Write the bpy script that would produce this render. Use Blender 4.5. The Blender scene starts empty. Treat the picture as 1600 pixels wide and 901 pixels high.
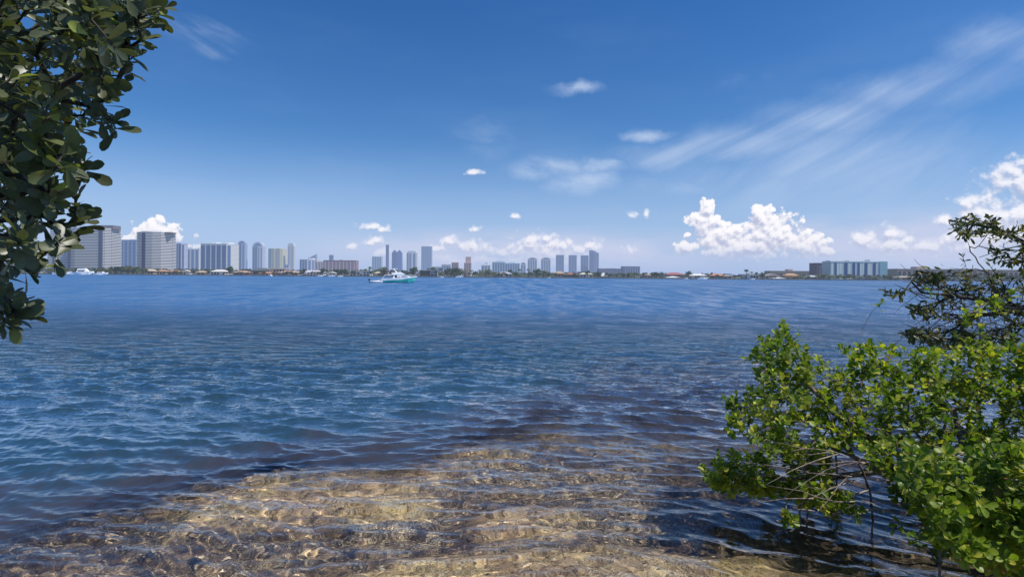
import bpy, math, random
import numpy as np
from mathutils import Vector, Matrix, noise as mnoise
rnd = random.Random(7)
nprng = np.random.default_rng(11)
C = bpy.data.collections.new("place"); bpy.context.scene.collection.children.link(C)
scn = bpy.context.scene

# ------------------------------------------------------------------ camera
F = 850.0                      # focal length in photo pixels (1600 wide)
CX, CY = 800.0, 431.2          # principal point (level camera with a little lens shift)
ROLL = 0.0074
CH = 2.0
cr, sr = math.cos(ROLL), math.sin(ROLL)
def uv(px, py):
    a = (px-CX)/F; b = -(py-CY)/F
    return a*cr - b*sr, a*sr + b*cr
def at(px, py, Y):
    u, v = uv(px, py)
    return Vector((u*Y, Y, CH + v*Y))
cam = bpy.data.cameras.new("camera"); co = bpy.data.objects.new("camera", cam); C.objects.link(co)
cam.sensor_width = 36.0; cam.lens = 36.0*F/1600.0
cam.shift_y = -(450.5-CY)/1600.0
cam.clip_start = 0.05; cam.clip_end = 60000
co.matrix_world = Matrix(((cr, -sr, 0, 0), (0, 0, -1, 0), (sr, cr, 0, CH), (0, 0, 0, 1)))
scn.camera = co
scn.view_settings.view_transform = 'Standard'; scn.view_settings.look = 'None'
scn.view_settings.exposure = 0; scn.view_settings.gamma = 1
scn.cycles.use_denoising = True
scn.cycles.denoising_prefilter = 'ACCURATE'
scn.cycles.max_bounces = 10; scn.cycles.transparent_max_bounces = 16
scn.cycles.transmission_bounces = 8; scn.cycles.diffuse_bounces = 3; scn.cycles.glossy_bounces = 4
scn.cycles.sample_clamp_indirect = 6.0
scn.cycles.sample_clamp_direct = 12.0

# ------------------------------------------------------------------ node helper
class NT:
    def __init__(s, t): s.t = t; s.t.nodes.clear()
    def n(s, typ, ins=None, **kw):
        nd = s.t.nodes.new(typ)
        for k, v in kw.items(): setattr(nd, k, v)
        for k, v in (ins or {}).items():
            if isinstance(v, bpy.types.NodeSocket): s.t.links.new(v, nd.inputs[k])
            else: nd.inputs[k].default_value = v
        return nd
    def m(s, op, a, b=0.0, c=0.0, clamp=False):
        nd = s.n('ShaderNodeMath', {0: a, 1: b, 2: c}, operation=op); nd.use_clamp = clamp
        return nd.outputs[0]
    def vm(s, op, a, b=(0, 0, 0)):
        nd = s.n('ShaderNodeVectorMath', {0: a, 1: b}, operation=op)
        return nd.outputs['Value'] if op in ('DOT_PRODUCT', 'LENGTH') else nd.outputs[0]
    def ss(s, x, a, b, lo=0.0, hi=1.0):
        return s.n('ShaderNodeMapRange', {0: x, 1: a, 2: b, 3: lo, 4: hi}, interpolation_type='SMOOTHSTEP').outputs[0]
    def mix(s, f, a, b, blend='MIX'):
        nd = s.n('ShaderNodeMix', data_type='RGBA', blend_type=blend)
        for i, v in ((0, f), (6, a), (7, b)):
            if isinstance(v, bpy.types.NodeSocket): s.t.links.new(v, nd.inputs[i])
            else: nd.inputs[i].default_value = v if i == 0 else (tuple(v)+(1,) if len(v) == 3 else v)
        return nd.outputs[2]
    def noise(s, vec, scale, detail=4, rough=0.5, dist=0.0, out=0, dim='3D'):
        return s.n('ShaderNodeTexNoise', {'Vector': vec, 'Scale': scale, 'Detail': detail, 'Roughness': rough, 'Distortion': dist}, noise_dimensions=dim).outputs[out]
    def vor(s, vec, scale, feature='F1', detail=0.0, smooth=0.5, out='Distance', rough=0.5, dim='3D'):
        nd = s.n('ShaderNodeTexVoronoi', voronoi_dimensions=dim, feature=feature)
        s.t.links.new(vec, nd.inputs['Vector']); nd.inputs['Scale'].default_value = scale
        nd.inputs['Detail'].default_value = detail; nd.inputs['Roughness'].default_value = rough
        if feature == 'SMOOTH_F1': nd.inputs['Smoothness'].default_value = smooth
        return nd.outputs[out]
def lin(r, g, b):
    f = lambda c: (c/255/12.92) if c/255 <= 0.04045 else ((c/255+0.055)/1.055)**2.4
    return (f(r), f(g), f(b))

# ------------------------------------------------------------------ world and sun
SUN_EL, SUN_AZ = math.radians(62), math.radians(110)     # azimuth clockwise from +Y (view direction)
sundir = Vector((math.sin(SUN_AZ)*math.cos(SUN_EL), math.cos(SUN_AZ)*math.cos(SUN_EL), math.sin(SUN_EL)))
sl = bpy.data.lights.new("sun", 'SUN'); so = bpy.data.objects.new("sun", sl); C.objects.link(so)
sl.energy = 4.5; sl.angle = math.radians(0.5); sl.color = (1, 0.95, 0.88)
so.rotation_euler = sundir.to_track_quat('Z', 'Y').to_euler()
so.location = (0, 0, 50)

W = bpy.data.worlds.new("World"); scn.world = W; W.use_nodes = True
t = NT(W.node_tree)
sky = t.n('ShaderNodeTexSky', sky_type='NISHITA', sun_disc=False, sun_elevation=SUN_EL, sun_rotation=SUN_AZ,
          air_density=1.0, dust_density=0.6, ozone_density=3.0, altitude=0)
tc = t.n('ShaderNodeTexCoord').outputs['Generated']
sep = t.n('ShaderNodeSeparateXYZ', {0: tc})
X, Y, Z = sep.outputs
az = t.m('ARCTAN2', X, Y)
hyp = t.m('SQRT', t.m('ADD', t.m('MULTIPLY', X, X), t.m('MULTIPLY', Y, Y)))
el = t.m('DIVIDE', Z, t.m('MAXIMUM', hyp, 0.001))
P = t.n('ShaderNodeCombineXYZ', {0: az, 1: el, 2: 0.0}).outputs[0]
def ae(px, py):
    u, v = uv(px, py); return math.atan(u), v*math.cos(math.atan(u))
def blob_field(Pv, blobs):
    q = None
    for (px, py, rx, ry) in blobs:
        a, e = ae(px, py); k = 1/(1+uv(px, py)[0]**2)
        d = t.vm('MULTIPLY', t.vm('SUBTRACT', Pv, (a, e, 0)), (F/rx/k, F/ry/math.sqrt(k), 0))
        d2 = t.vm('DOT_PRODUCT', d, d)
        q = d2 if q is None else t.n('ShaderNodeMath', {0: q, 1: d2, 2: 0.25}, operation='SMOOTH_MIN').outputs[0]
    return t.m('SUBTRACT', 1.0, t.m('SQRT', t.m('MAXIMUM', q, 0.0)))
CUM = [(1105, 326, 14, 15), (1100, 350, 30, 20), (1128, 372, 55, 26), (1070, 386, 16, 11), (1188, 338, 22, 24), (1210, 366, 55, 32),
       (1262, 384, 36, 20), (1165, 388, 85, 20), (1288, 392, 20, 10), (1075, 366, 7, 5)]
CUM2 = [(1420, 372, 30, 16), (1450, 385, 40, 16), (1540, 330, 60, 36), (1585, 265, 40, 24), (1560, 365, 90, 40), (1360, 372, 20, 12), (1388, 368, 26, 20), (1345, 376, 28, 16), (1395, 384, 75, 18), (1560, 285, 42, 32), (1600, 295, 40, 50), (1515, 320, 34, 16),
        (1475, 344, 20, 14), (1640, 300, 60, 60), (1490, 375, 60, 22), (1590, 335, 60, 20)]
CUML = [(226, 362, 30, 18), (262, 358, 24, 12), (240, 356, 26, 17), (258, 372, 46, 20), (244, 352, 22, 15), (205, 372, 14, 8), (290, 385, 40, 9)]
CUMS = [(580, 354, 25.6, 7.8), (598, 358, 15.4, 6.5), (592, 376, 16.6, 9.1), (580, 380, 15.4, 6.5), (738, 269, 17.9, 5.9), (986, 336, 10.2, 9.1), (808, 338, 11.5, 6.5), (743, 357, 14.1, 6.5), (704, 378, 17.9, 11.7), (738, 388, 33.3, 15.6), (828, 382, 33.3, 18.2), (862, 380, 28.2, 15.6), (850, 396, 76.8, 16.9), (905, 392, 33.3, 11.7), (925, 384, 17.9, 11.7), (984, 390, 12.8, 13.0), (780, 394, 51.2, 10.4), (690, 388, 20.5, 9.1), (550, 384, 11.5, 7.8), (760, 408, 166.4, 13.0), (595, 395, 20.5, 10.4), (1010, 334, 6.4, 7.8), (835, 376, 24, 16), (855, 374, 18, 10), (930, 380, 20, 9), (880, 384, 26, 12)]
def cumulus(Pv, fine=True):
    n1 = t.noise(Pv, 34.0, 7, 0.60)
    bil = t.m('SUBTRACT', 0.55, t.vor(Pv, 46.0, 'SMOOTH_F1', 3.0, 0.35, rough=0.55, dim='2D'))
    nz = t.m('ADD', t.m('MULTIPLY', t.m('SUBTRACT', n1, 0.5), 1.1), t.m('MULTIPLY', bil, 0.75))
    big = t.m('MAXIMUM', blob_field(Pv, CUM), t.m('SUBTRACT', blob_field(Pv, CUML), 0.05))
    sm = t.m('MAXIMUM', blob_field(Pv, CUM2), blob_field(Pv, CUMS))
    return t.m('ADD', t.m('ADD', big, 0.36), nz), t.m('ADD', t.m('ADD', sm, 0.34), t.m('MULTIPLY', nz, 1.1)), n1
d1, d2, n1 = cumulus(P)
off = 6.0/F
Po = t.vm('ADD', P, (off*0.35, off, 0))
e1, e2, _ = cumulus(Po)
a1 = t.ss(d1, 0.12, 0.36); a2 = t.m('MULTIPLY', t.ss(d2, 0.05, 1.05), 0.86)
alpha = t.m('MAXIMUM', a1, a2)
# soft base: clouds melt into haze low down
basefade = t.ss(el, 0.020, 0.060, 0.12, 1.0)
alpha = t.m('MULTIPLY', alpha, basefade)
dd = t.m('MAXIMUM', d1, d2); ee = t.m('MAXIMUM', e1, e2)
shade = t.ss(t.m('SUBTRACT', ee, dd), -0.42, 0.55, 1.0, 0.12)
shade = t.m('MULTIPLY', shade, t.ss(dd, 0.9, 1.8, 1.0, 0.80))
hshade = t.ss(el, 0.02, 0.09, 0.62, 1.0)
lit = t.m('MULTIPLY', shade, hshade, clamp=True)
S = 1/0.10                         # background strength is 0.10
def sc(c, k=1.0): return tuple(x*S*k for x in c)
ccol = t.mix(lit, sc(lin(176, 184, 216)), sc(lin(250, 248, 252), 1.05))
# cirrus, laid out by sky direction
def streak(a_deg, blobs, sx, sy, seed, lo, hi, det=6, rough=0.55):
    rot = t.n('ShaderNodeVectorRotate', {'Vector': P, 'Angle': math.radians(a_deg)}, rotation_type='Z_AXIS').outputs[0]
    q = t.vm('ADD', t.vm('MULTIPLY', rot, (sx, sy, 1)), (seed, seed*1.7, 0))
    n = t.noise(q, 1.0, det, rough, 0.35)
    wv_ = t.vm('MULTIPLY', t.vm('SUBTRACT', t.noise(P, 7.0, 5, 0.6, out=1), (0.5, 0.5, 0.5)), (0.16, 0.07, 0.0))
    b = blob_field(t.vm('ADD', P, wv_), blobs)
    return t.m('MULTIPLY', t.ss(n, lo, hi), t.ss(b, -0.15, 0.95))
c1 = streak(-24, [(1600, 60, 180, 50), (1450, 130, 200, 48), (1300, 190, 190, 46), (1160, 222, 150, 36), (1300, 250, 200, 80), (1060, 240, 150, 30)], 1.4, 11, 3.1, 0.22, 0.82, 8, 0.62)
c1b = streak(-40, [(1300, 230, 190, 70), (1180, 285, 160, 60), (1420, 260, 200, 100)], 2.0, 15, 8.3, 0.28, 0.85, 9, 0.66)
c2 = streak(6, [(905, 285, 60, 28), (905, 282, 50, 22), (850, 262, 70, 22), (900, 136, 60, 13), (930, 262, 50, 14), (1010, 208, 60, 14)], 6, 22, 5.2, 0.18, 0.74, 9, 0.66)
c3 = streak(22, [(300, 45, 90, 24), (330, 72, 50, 16)], 6, 34, 9.2, 0.36, 0.75)
c4 = streak(12, [(760, 215, 60, 40), (1080, 290, 120, 26), (1160, 130, 60, 20)], 7, 18, 1.3, 0.40, 0.8)
cir = t.m('MULTIPLY', c1, 0.82)
for c, k in ((c1b, 0.55), (c2, 0.85), (c3, 0.42), (c4, 0.40)):
    cir = t.m('MAXIMUM', cir, t.m('MULTIPLY', c, k))
# general thin veil + low haze band
veil = t.m('MULTIPLY', t.ss(t.noise(t.vm('MULTIPLY', P, (1.5, 5, 1)), 1.3, 5, 0.55), 0.42, 0.8), t.ss(el, 0.0, 0.45, 0.25, 0.05))
midveil = t.m('MULTIPLY', t.m('MULTIPLY', t.ss(blob_field(P, [(820, 392, 420, 42), (1380, 380, 360, 60)]), -0.1, 0.8),
              t.ss(t.noise(t.vm('MULTIPLY', P, (5, 16, 1)), 1.0, 5, 0.55), 0.22, 0.62)), 0.85)
skyc = t.n('ShaderNodeHueSaturation', {'Color': sky.outputs[0], 'Saturation': 1.24, 'Value': 1.0}).outputs[0]
skyc = t.mix(1.0, skyc, (0.88, 1.02, 1.20), 'MULTIPLY')
skyc = t.mix(t.ss(t.m('ADD', el, t.m('MULTIPLY', t.m('MULTIPLY', az, az), 0.16)), 0.10, 0.60), skyc, t.mix(1.0, skyc, (0.62, 0.86, 0.97), 'MULTIPLY'))
haze = t.ss(el, -0.04, 0.26, 0.92, 0.0)
base = t.mix(haze, skyc, sc(lin(172, 194, 238)))
base = t.mix(veil, base, sc(lin(180, 205, 240)))
base = t.mix(cir, base, sc(lin(196, 214, 242)))
base = t.mix(midveil, base, sc(lin(204, 210, 236)))
fin = t.mix(alpha, base, ccol)
bg = t.n('ShaderNodeBackground', {'Color': fin, 'Strength': 0.10})
out = t.n('ShaderNodeOutputWorld', {0: bg.outputs[0]})

# ------------------------------------------------------------------ object helpers
def link(o, parent=None):
    C.objects.link(o)
    if parent: o.parent = parent
    return o
def mesh_np(name, V, Fq, mats, parent=None, smooth=False, tri=False):
    me = bpy.data.meshes.new(name)
    V = np.asarray(V, dtype=np.float32); Fq = np.asarray(Fq, dtype=np.int32)
    k = Fq.shape[1]
    me.vertices.add(len(V)); me.vertices.foreach_set('co', V.ravel())
    me.loops.add(Fq.size); me.loops.foreach_set('vertex_index', Fq.ravel())
    me.polygons.add(len(Fq)); me.polygons.foreach_set('loop_start', np.arange(0, Fq.size, k, dtype=np.int32))
    me.polygons.foreach_set('loop_total', np.full(len(Fq), k, dtype=np.int32))
    me.update(calc_edges=True)
    if smooth: me.polygons.foreach_set('use_smooth', np.ones(len(Fq), dtype=bool))
    for m in (mats if isinstance(mats, (list, tuple)) else [mats]): me.materials.append(m)
    return link(bpy.data.objects.new(name, me), parent)
def tag(o, label=None, cat=None, group=None, kind=None):
    if label: o['label'] = label
    if cat: o['category'] = cat
    if group: o['group'] = group
    if kind: o['kind'] = kind
    return o
def empty(name, loc, rz=0.0):
    o = bpy.data.objects.new(name, None); o.empty_display_size = 0.3
    o.location = loc; o.rotation_euler = (0, 0, rz); return link(o)
def mat(name):
    m = bpy.data.materials.new(name); m.use_nodes = True
    return m, NT(m.node_tree)
# ------------------------------------------------------------------ water surface
def terrain_grid(ys, us):
    Yg, Ug = np.meshgrid(ys, us, indexing='ij')
    n, m = Yg.shape
    idx = np.arange(n*m).reshape(n, m)
    Fq = np.stack([idx[:-1, :-1], idx[:-1, 1:], idx[1:, 1:], idx[1:, :-1]], -1).reshape(-1, 4)
    return Yg*Ug, Yg, Fq
p = np.concatenate([np.arange(1/1.2, 1/2.8, -0.02), np.arange(1/2.8, 1/90.0, -1/1700.0*0.8)])
ys = np.concatenate([1/p, np.geomspace(95, 14000, 60)])
us = np.concatenate([np.linspace(-2.2, -1.06, 60), np.linspace(-1.05, 1.05, 1150), np.linspace(1.06, 2.2, 60)])
Xg, Yg, Fq = terrain_grid(ys, us)
dYg = np.abs(np.gradient(Yg, axis=0)); dXg = np.abs(np.gradient(Xg, axis=1)); step = np.maximum(dYg, dXg*0.8)
Zg = np.zeros_like(Xg); DX = np.zeros_like(Xg); DY = np.zeros_like(Xg)
wr = np.random.default_rng(5)
main = math.radians(-103)          # waves roll toward the viewer, crests a few degrees off level
lams = np.concatenate([np.geomspace(0.10, 0.32, 30), np.geomspace(0.33, 1.6, 60), np.geomspace(2.2, 6, 10)])
# slow warps keep the pattern from reading as pure sines
wx = 0.22*np.sin(Xg*0.7+Yg*0.35+1.3)+0.16*np.sin(Xg*0.31-Yg*0.83)+0.07*np.sin(Xg*2.3+Yg*1.1)
wy = 0.22*np.sin(Xg*0.45-Yg*0.6+0.4)+0.15*np.sin(Xg*0.93+Yg*0.27+2)+0.07*np.sin(Xg*1.7-Yg*2.2)
gust = 0.85+0.22*np.sin(Xg*0.11+Yg*0.07+0.8)*np.sin(Yg*0.16-Xg*0.05)+0.16*np.sin(Xg*0.37+0.5)*np.sin(Yg*0.43+1.2)
calm = 1.0/(1.0+np.exp(-(Yg-5.2)/1.0)); calm = 0.50+0.50*calm      # small in the shallows
for lam in lams:
    spread = 0.60 if lam < 0.33 else (0.30 if lam < 1.95 else 0.2)
    th = main + wr.normal(0, spread); k = 2*math.pi/lam
    sl_ = (0.032 if lam < 0.33 else (0.045 if lam < 0.66 else (0.010 if lam < 1.95 else 0.003)))
    A = sl_/k*wr.uniform(0.7, 1.3)
    ph = wr.uniform(0, 2*math.pi)
    fade = np.clip((lam/np.maximum(step, 1e-6)-2.2)/2.5, 0, 1)
    a = A*fade*gust*(calm**(2.3 if lam > 0.5 else (1.2 if lam > 0.3 else 0.5)))
    arg = k*(math.cos(th)*(Xg+wx)+math.sin(th)*(Yg+wy))+ph
    Zg += a*np.cos(arg); s_ = a*np.sin(arg)*0.75
    DX -= s_*math.cos(th); DY -= s_*math.sin(th)
V = np.stack([Xg+DX, Yg+DY, Zg], -1).reshape(-1, 3)
def edgeY(x):         # outer edge of the rocky shelf
    xs = [-30, -8, -4.3, -3.0, -2.0, -1.2, -0.4, 0.4, 1.6, 3.2, 6, 30]
    yv = [3.4, 3.5, 4.25, 5.2, 5.9, 6.5, 6.9, 7.3, 8.0, 8.8, 9.5, 12]
    return np.interp(x, xs, yv)
wob = 0.35*np.sin(Xg*1.7+Yg*0.6)+0.25*np.sin(Xg*3.1-Yg*1.3+1)+0.15*np.sin(Xg*6.3+2)
shelfd = (Yg-edgeY(Xg)+wob)/(0.8+np.clip(Xg+1.0, 0, 3)*0.55)
wm, t = mat("bay_water")
geo = t.n('ShaderNodeNewGeometry'); pos = geo.outputs['Position']
ss_ = t.n('ShaderNodeSeparateXYZ', {0: pos}); yy = ss_.outputs[1]
pa = t.vm('MULTIPLY', t.n('ShaderNodeVectorRotate', {'Vector': pos, 'Angle': 0.10}, rotation_type='Z_AXIS').outputs[0], (0.55, 1.25, 1.0))
nfar = t.m('ADD', t.noise(pa, 2.4, 5, 0.60, 0.25), t.m('MULTIPLY', t.m('MULTIPLY', t.noise(pa, 0.42, 5, 0.62, 0.2), t.ss(yy, 25.0, 160.0)), 4.5))
nnear = t.noise(pa, 9.0, 3, 0.5, 0.3)
farw = t.m('MULTIPLY', t.ss(yy, 5.0, 18.0), t.ss(yy, 18.0, 42.0, 1.0, 0.12))
b1 = t.n('ShaderNodeBump', {'Height': nfar, 'Distance': 1.0, 'Strength': 1.0})
t.t.links.new(t.m('MULTIPLY', farw, 0.6), b1.inputs['Distance'])
b2 = t.n('ShaderNodeBump', {'Height': nnear, 'Distance': 0.003, 'Strength': 1.0, 'Normal': b1.outputs[0]})
t.t.links.new(t.ss(yy, 4.5, 9.0, 0.0035, 0.011), b2.inputs['Distance'])
N_ = b2.outputs[0]
fr = t.n('ShaderNodeFresnel', {'IOR': 1.333, 'Normal': N_}).outputs[0]
kfar = t.m('MULTIPLY', t.ss(yy, 5.0, 45.0, 1.7, 0.70), t.ss(yy, 4.0, 7.5, 0.75, 1.0))
def chopband(sx, sy, a0, a1, b0, b1, k):
    n = t.ss(t.noise(t.vm('MULTIPLY', pos, (sx, sy, 1.0)), 1.0, 3, 0.6, 0.15), 0.36, 0.64, -k, k)
    w = t.ss(yy, a0, a1)
    if b0: w = t.m('MULTIPLY', w, t.ss(yy, b0, b1, 1.0, 0.0))
    return t.m('MULTIPLY', n, w)
chop = t.m('ADD', t.m('ADD', chopband(0.9, 0.50, 12, 24, 38, 60, 0.6), chopband(0.65, 0.13, 28, 45, 85, 120, 0.8)),
           t.m('ADD', chopband(0.36, 0.028, 80, 110, 190, 280, 0.85), chopband(0.16, 0.006, 180, 260, None, None, 0.85)))
kfar = t.m('MULTIPLY', kfar, t.m('ADD', 1.0, chop))
frk = t.m('MULTIPLY', fr, kfar, clamp=True)
wf = t.ss(yy, 15.0, 40.0)
ffar = t.m('ADD', 0.27, t.m('MULTIPLY', chop, 0.42), clamp=True)      # share of sky-facing facets in distant chop
frk = t.m('ADD', t.m('MULTIPLY', frk, t.m('SUBTRACT', 1.0, wf)), t.m('MULTIPLY', ffar, wf))
rough = t.ss(yy, 5.0, 60.0, 0.015, 0.22)
gl = t.n('ShaderNodeBsdfGlossy', {'Color': (0.93, 0.96, 1.0, 1), 'Roughness': rough, 'Normal': N_}, distribution='GGX')
rf = t.n('ShaderNodeBsdfRefraction', {'Color': (1, 1, 1, 1), 'Roughness': 0.0, 'IOR': 1.333, 'Normal': N_}, distribution='BECKMANN')
# body colour of deep silty water, grows with depth of the bay
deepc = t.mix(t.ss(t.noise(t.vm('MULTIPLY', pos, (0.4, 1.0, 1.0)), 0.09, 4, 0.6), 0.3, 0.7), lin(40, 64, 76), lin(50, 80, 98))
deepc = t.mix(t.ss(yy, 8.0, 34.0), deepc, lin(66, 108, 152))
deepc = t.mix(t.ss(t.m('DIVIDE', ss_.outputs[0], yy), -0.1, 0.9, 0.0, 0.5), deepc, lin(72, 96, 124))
shelf = t.m('ADD', t.n('ShaderNodeAttribute', attribute_name='offshore').outputs['Fac'], t.m('MULTIPLY', t.m('SUBTRACT', t.noise(pos, 1.9, 5, 0.65), 0.5), 3.4))
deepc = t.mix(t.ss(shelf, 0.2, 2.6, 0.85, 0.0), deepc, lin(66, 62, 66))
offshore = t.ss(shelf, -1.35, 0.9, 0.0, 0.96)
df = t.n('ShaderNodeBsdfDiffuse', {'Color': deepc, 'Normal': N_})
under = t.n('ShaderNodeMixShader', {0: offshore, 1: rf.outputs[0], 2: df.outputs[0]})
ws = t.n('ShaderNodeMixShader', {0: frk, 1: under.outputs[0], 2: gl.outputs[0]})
t.n('ShaderNodeOutputMaterial', {0: ws.outputs[0]})
water = mesh_np("water", V, Fq, wm, smooth=True); tag(water, kind='structure')
la = water.data.attributes.new('offshore', 'FLOAT', 'POINT'); la.data.foreach_set('value', np.clip(shelfd, -5, 8).ravel().astype(np.float32))

# ------------------------------------------------------------------ sea bed, shelf and bank
def fbm(x, y, sc_, oct_=4, seed=0.0):
    out = np.zeros(x.shape); a = 1.0; tot = 0
    xs = x.ravel(); yv = y.ravel(); f = sc_
    for o in range(oct_):
        vals = np.fromiter((mnoise.noise(Vector((xx*f+seed, y2*f-seed, seed*0.37+o*7.1))) for xx, y2 in zip(xs, yv)), dtype=np.float64, count=len(xs))
        out += a*vals.reshape(x.shape); tot += a; a *= 0.5; f *= 2.03
    return out/tot
def edgeY(x):         # outer edge of the rocky shelf
    xs = [-30, -8, -4.3, -3.0, -2.0, -1.2, -0.4, 0.4, 1.6, 3.2, 6, 30]
    yv = [3.4, 3.5, 4.25, 5.2, 5.9, 6.4, 6.7, 7.2, 8.0, 8.9, 9.5, 12]
    return np.interp(x, xs, yv)
ysb = np.concatenate([np.arange(-8, 1.0, 0.5), np.arange(1.0, 3.0, 0.08), 1/np.arange(1/3.0, 1/13.0, -0.0022), np.geomspace(13.5, 60, 18), [120, 400, 3000, 14000]])
usb = np.linspace(-1, 1, 330)
YY, UU = np.meshgrid(ysb, usb, indexing='ij')
XX = UU*np.maximum(np.abs(YY)*2.2, 8.0) if False else UU*(6.0+np.maximum(YY, 0)*1.5)
n, m_ = YY.shape; idx = np.arange(n*m_).reshape(n, m_)
Fs = np.stack([idx[:-1, :-1], idx[:-1, 1:], idx[1:, 1:], idx[1:, :-1]], -1).reshape(-1, 4)
near = (YY < 16)
n1_ = fbm(XX, YY, 0.9, 3, 3.3); n2_ = fbm(XX, YY, 4.5, 4, 9.1)
e = edgeY(XX)+1.1*n1_+0.5*n2_
zs = np.interp(YY, [-8, 0.0, 1.6, 2.6, 3.6, 8], [0.62, 0.42, 0.10, -0.18, -0.33, -0.46])
drop = np.clip((YY-e)/(2.0+np.clip(XX+1, 0, 3)*0.9), 0, 1); drop = drop*drop*(3-2*drop)
zs = zs-drop*0.75-np.clip((YY-14)/40, 0, 1)*3
lump = np.where(near, 0.10*n1_+0.10*np.abs(n2_)*1.2, 0)
def blobw(x, y, cx_, cy_, rx, ry, rot=0.0):
    dx, dy = x-cx_, y-cy_; c_, s_q = math.cos(rot), math.sin(rot)
    return np.exp(-(((dx*c_+dy*s_q)/rx)**2+((-dx*s_q+dy*c_)/ry)**2))
wx_ = XX+0.5*n1_; wy_ = YY+0.5*n1_+0.25*n2_
patch = sum(blobw(wx_, wy_, *q) for q in [(-1.9, 4.95, 1.0, 0.42, 0.15), (-1.3, 5.9, 1.1, 0.50, 0.25), (-2.7, 5.0, 0.7, 0.35, 0.4), (1.9, 6.7, 1.0, 0.36, 0.1), (0.4, 4.0, 1.3, 0.36, 0.0), (-0.5, 3.55, 1.6, 0.26, 0.0), (-3.3, 4.0, .8, .25, .2), (1.6, 3.7, .8, .3, 0), (0.2, 4.9, .6, .25, .3), (-0.6, 6.6, .5, .3, .2)])
chan = sum(blobw(wx_, wy_, *q) for q in [(-2.2, 4.15, 1.9, 0.20, 0.10), (-0.7, 4.75, 1.3, 0.20, 0.75), (0.2, 6.0, 1.0, 0.5, 0.2), (1.8, 5.3, 1.2, 0.45, 0.0), (-3.6, 4.5, .9, .2, .3), (2.6, 4.6, 1.1, .5, 0)])
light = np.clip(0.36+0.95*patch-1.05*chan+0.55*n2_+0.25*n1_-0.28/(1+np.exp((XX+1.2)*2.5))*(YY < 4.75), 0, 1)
# the bank under the mangrove
bank = np.exp(-(((XX-5.4)/1.9)**2+((YY-3.0)/2.2)**2))
zs = zs+lump*(1-0.6*drop)+bank*0.62+np.where(near, (light-0.5)*0.26, 0)*(1-drop)
zs = np.where(YY > 2.2, np.where(bank > 0.35, zs, np.minimum(zs, -0.17)), zs)
Vs = np.stack([XX, YY, zs], -1).reshape(-1, 3)
sm_, t = mat("rocky_sea_bed")
geo = t.n('ShaderNodeNewGeometry'); pos = geo.outputs['Position']
warp = t.noise(pos, 4.0, 4, 0.65, out=1)
pw = t.vm('ADD', pos, t.vm('MULTIPLY', t.vm('SUBTRACT', warp, (0.5, 0.5, 0.5)), (0.6, 0.6, 0.6)))
att = t.n('ShaderNodeAttribute', attribute_name='light').outputs['Fac']
cr1 = t.vor(pw, 4.2, 'DISTANCE_TO_EDGE', 0.0)
cell = t.n('ShaderNodeSeparateColor', {0: t.vor(pw, 4.2, 'F1', 0.0, out='Color')}).outputs
caustic_web = t.vor(pw, 10.0, 'DISTANCE_TO_EDGE', 0.0)
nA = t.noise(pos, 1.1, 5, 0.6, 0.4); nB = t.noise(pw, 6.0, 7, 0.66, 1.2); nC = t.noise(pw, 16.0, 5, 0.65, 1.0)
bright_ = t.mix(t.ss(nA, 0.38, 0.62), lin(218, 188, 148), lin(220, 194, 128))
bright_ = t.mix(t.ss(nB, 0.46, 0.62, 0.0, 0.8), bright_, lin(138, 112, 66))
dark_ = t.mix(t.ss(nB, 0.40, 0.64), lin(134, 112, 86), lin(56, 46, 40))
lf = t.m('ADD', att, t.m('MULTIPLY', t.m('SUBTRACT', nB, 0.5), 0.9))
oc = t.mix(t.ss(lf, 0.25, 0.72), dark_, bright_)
oc = t.mix(t.ss(cell[0], 0.45, 0.95, 0.0, 0.6), oc, lin(96, 72, 48))
oc = t.mix(t.ss(cr1, 0.0, 0.06, 0.7, 0.0), oc, lin(40, 32, 26))
oc = t.mix(t.m('MULTIPLY', t.ss(caustic_web, 0.0, 0.07, 0.75, 0.0), t.ss(nA, 0.40, 0.60)), oc, lin(252, 234, 190))  # bright caustic web painted into the bed colour
oc = t.mix(t.ss(nC, 0.53, 0.68, 0.0, 0.7), oc, lin(250, 232, 188))  # caustic-like squiggles of light, put in as pale streaks
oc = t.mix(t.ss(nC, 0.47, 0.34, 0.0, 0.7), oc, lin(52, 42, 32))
# loss of light with depth, by the height of the bed
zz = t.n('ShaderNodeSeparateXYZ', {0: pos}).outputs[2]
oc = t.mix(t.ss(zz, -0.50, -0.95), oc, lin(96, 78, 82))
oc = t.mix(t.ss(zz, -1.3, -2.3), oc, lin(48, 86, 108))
mud = t.mix(t.ss(nB, 0.3, 0.7), lin(30, 24, 20), lin(56, 46, 36))  # dark brown mud, with the bush's shade put into its tone
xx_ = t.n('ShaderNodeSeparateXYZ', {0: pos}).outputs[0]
oc = t.mix(t.ss(xx_, 1.2, 2.4, 0.0, 0.75), oc, lin(46, 36, 28))  # shadow of the bush put into the bed colour, growing to the right
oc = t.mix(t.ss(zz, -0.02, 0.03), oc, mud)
bp = t.n('ShaderNodeBump', {'Height': nB, 'Distance': 0.03, 'Strength': 0.5})
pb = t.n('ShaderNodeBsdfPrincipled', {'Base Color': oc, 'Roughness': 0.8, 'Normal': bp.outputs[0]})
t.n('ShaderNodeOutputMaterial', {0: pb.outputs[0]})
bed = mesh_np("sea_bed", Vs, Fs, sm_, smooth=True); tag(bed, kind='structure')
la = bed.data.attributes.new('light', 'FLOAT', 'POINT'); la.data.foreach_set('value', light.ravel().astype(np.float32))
MNEE = True
if MNEE:
    sl.cycles.is_caustics_light = True
    water.cycles.is_caustics_caster = True
    bed.cycles.is_caustics_receiver = True
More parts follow.
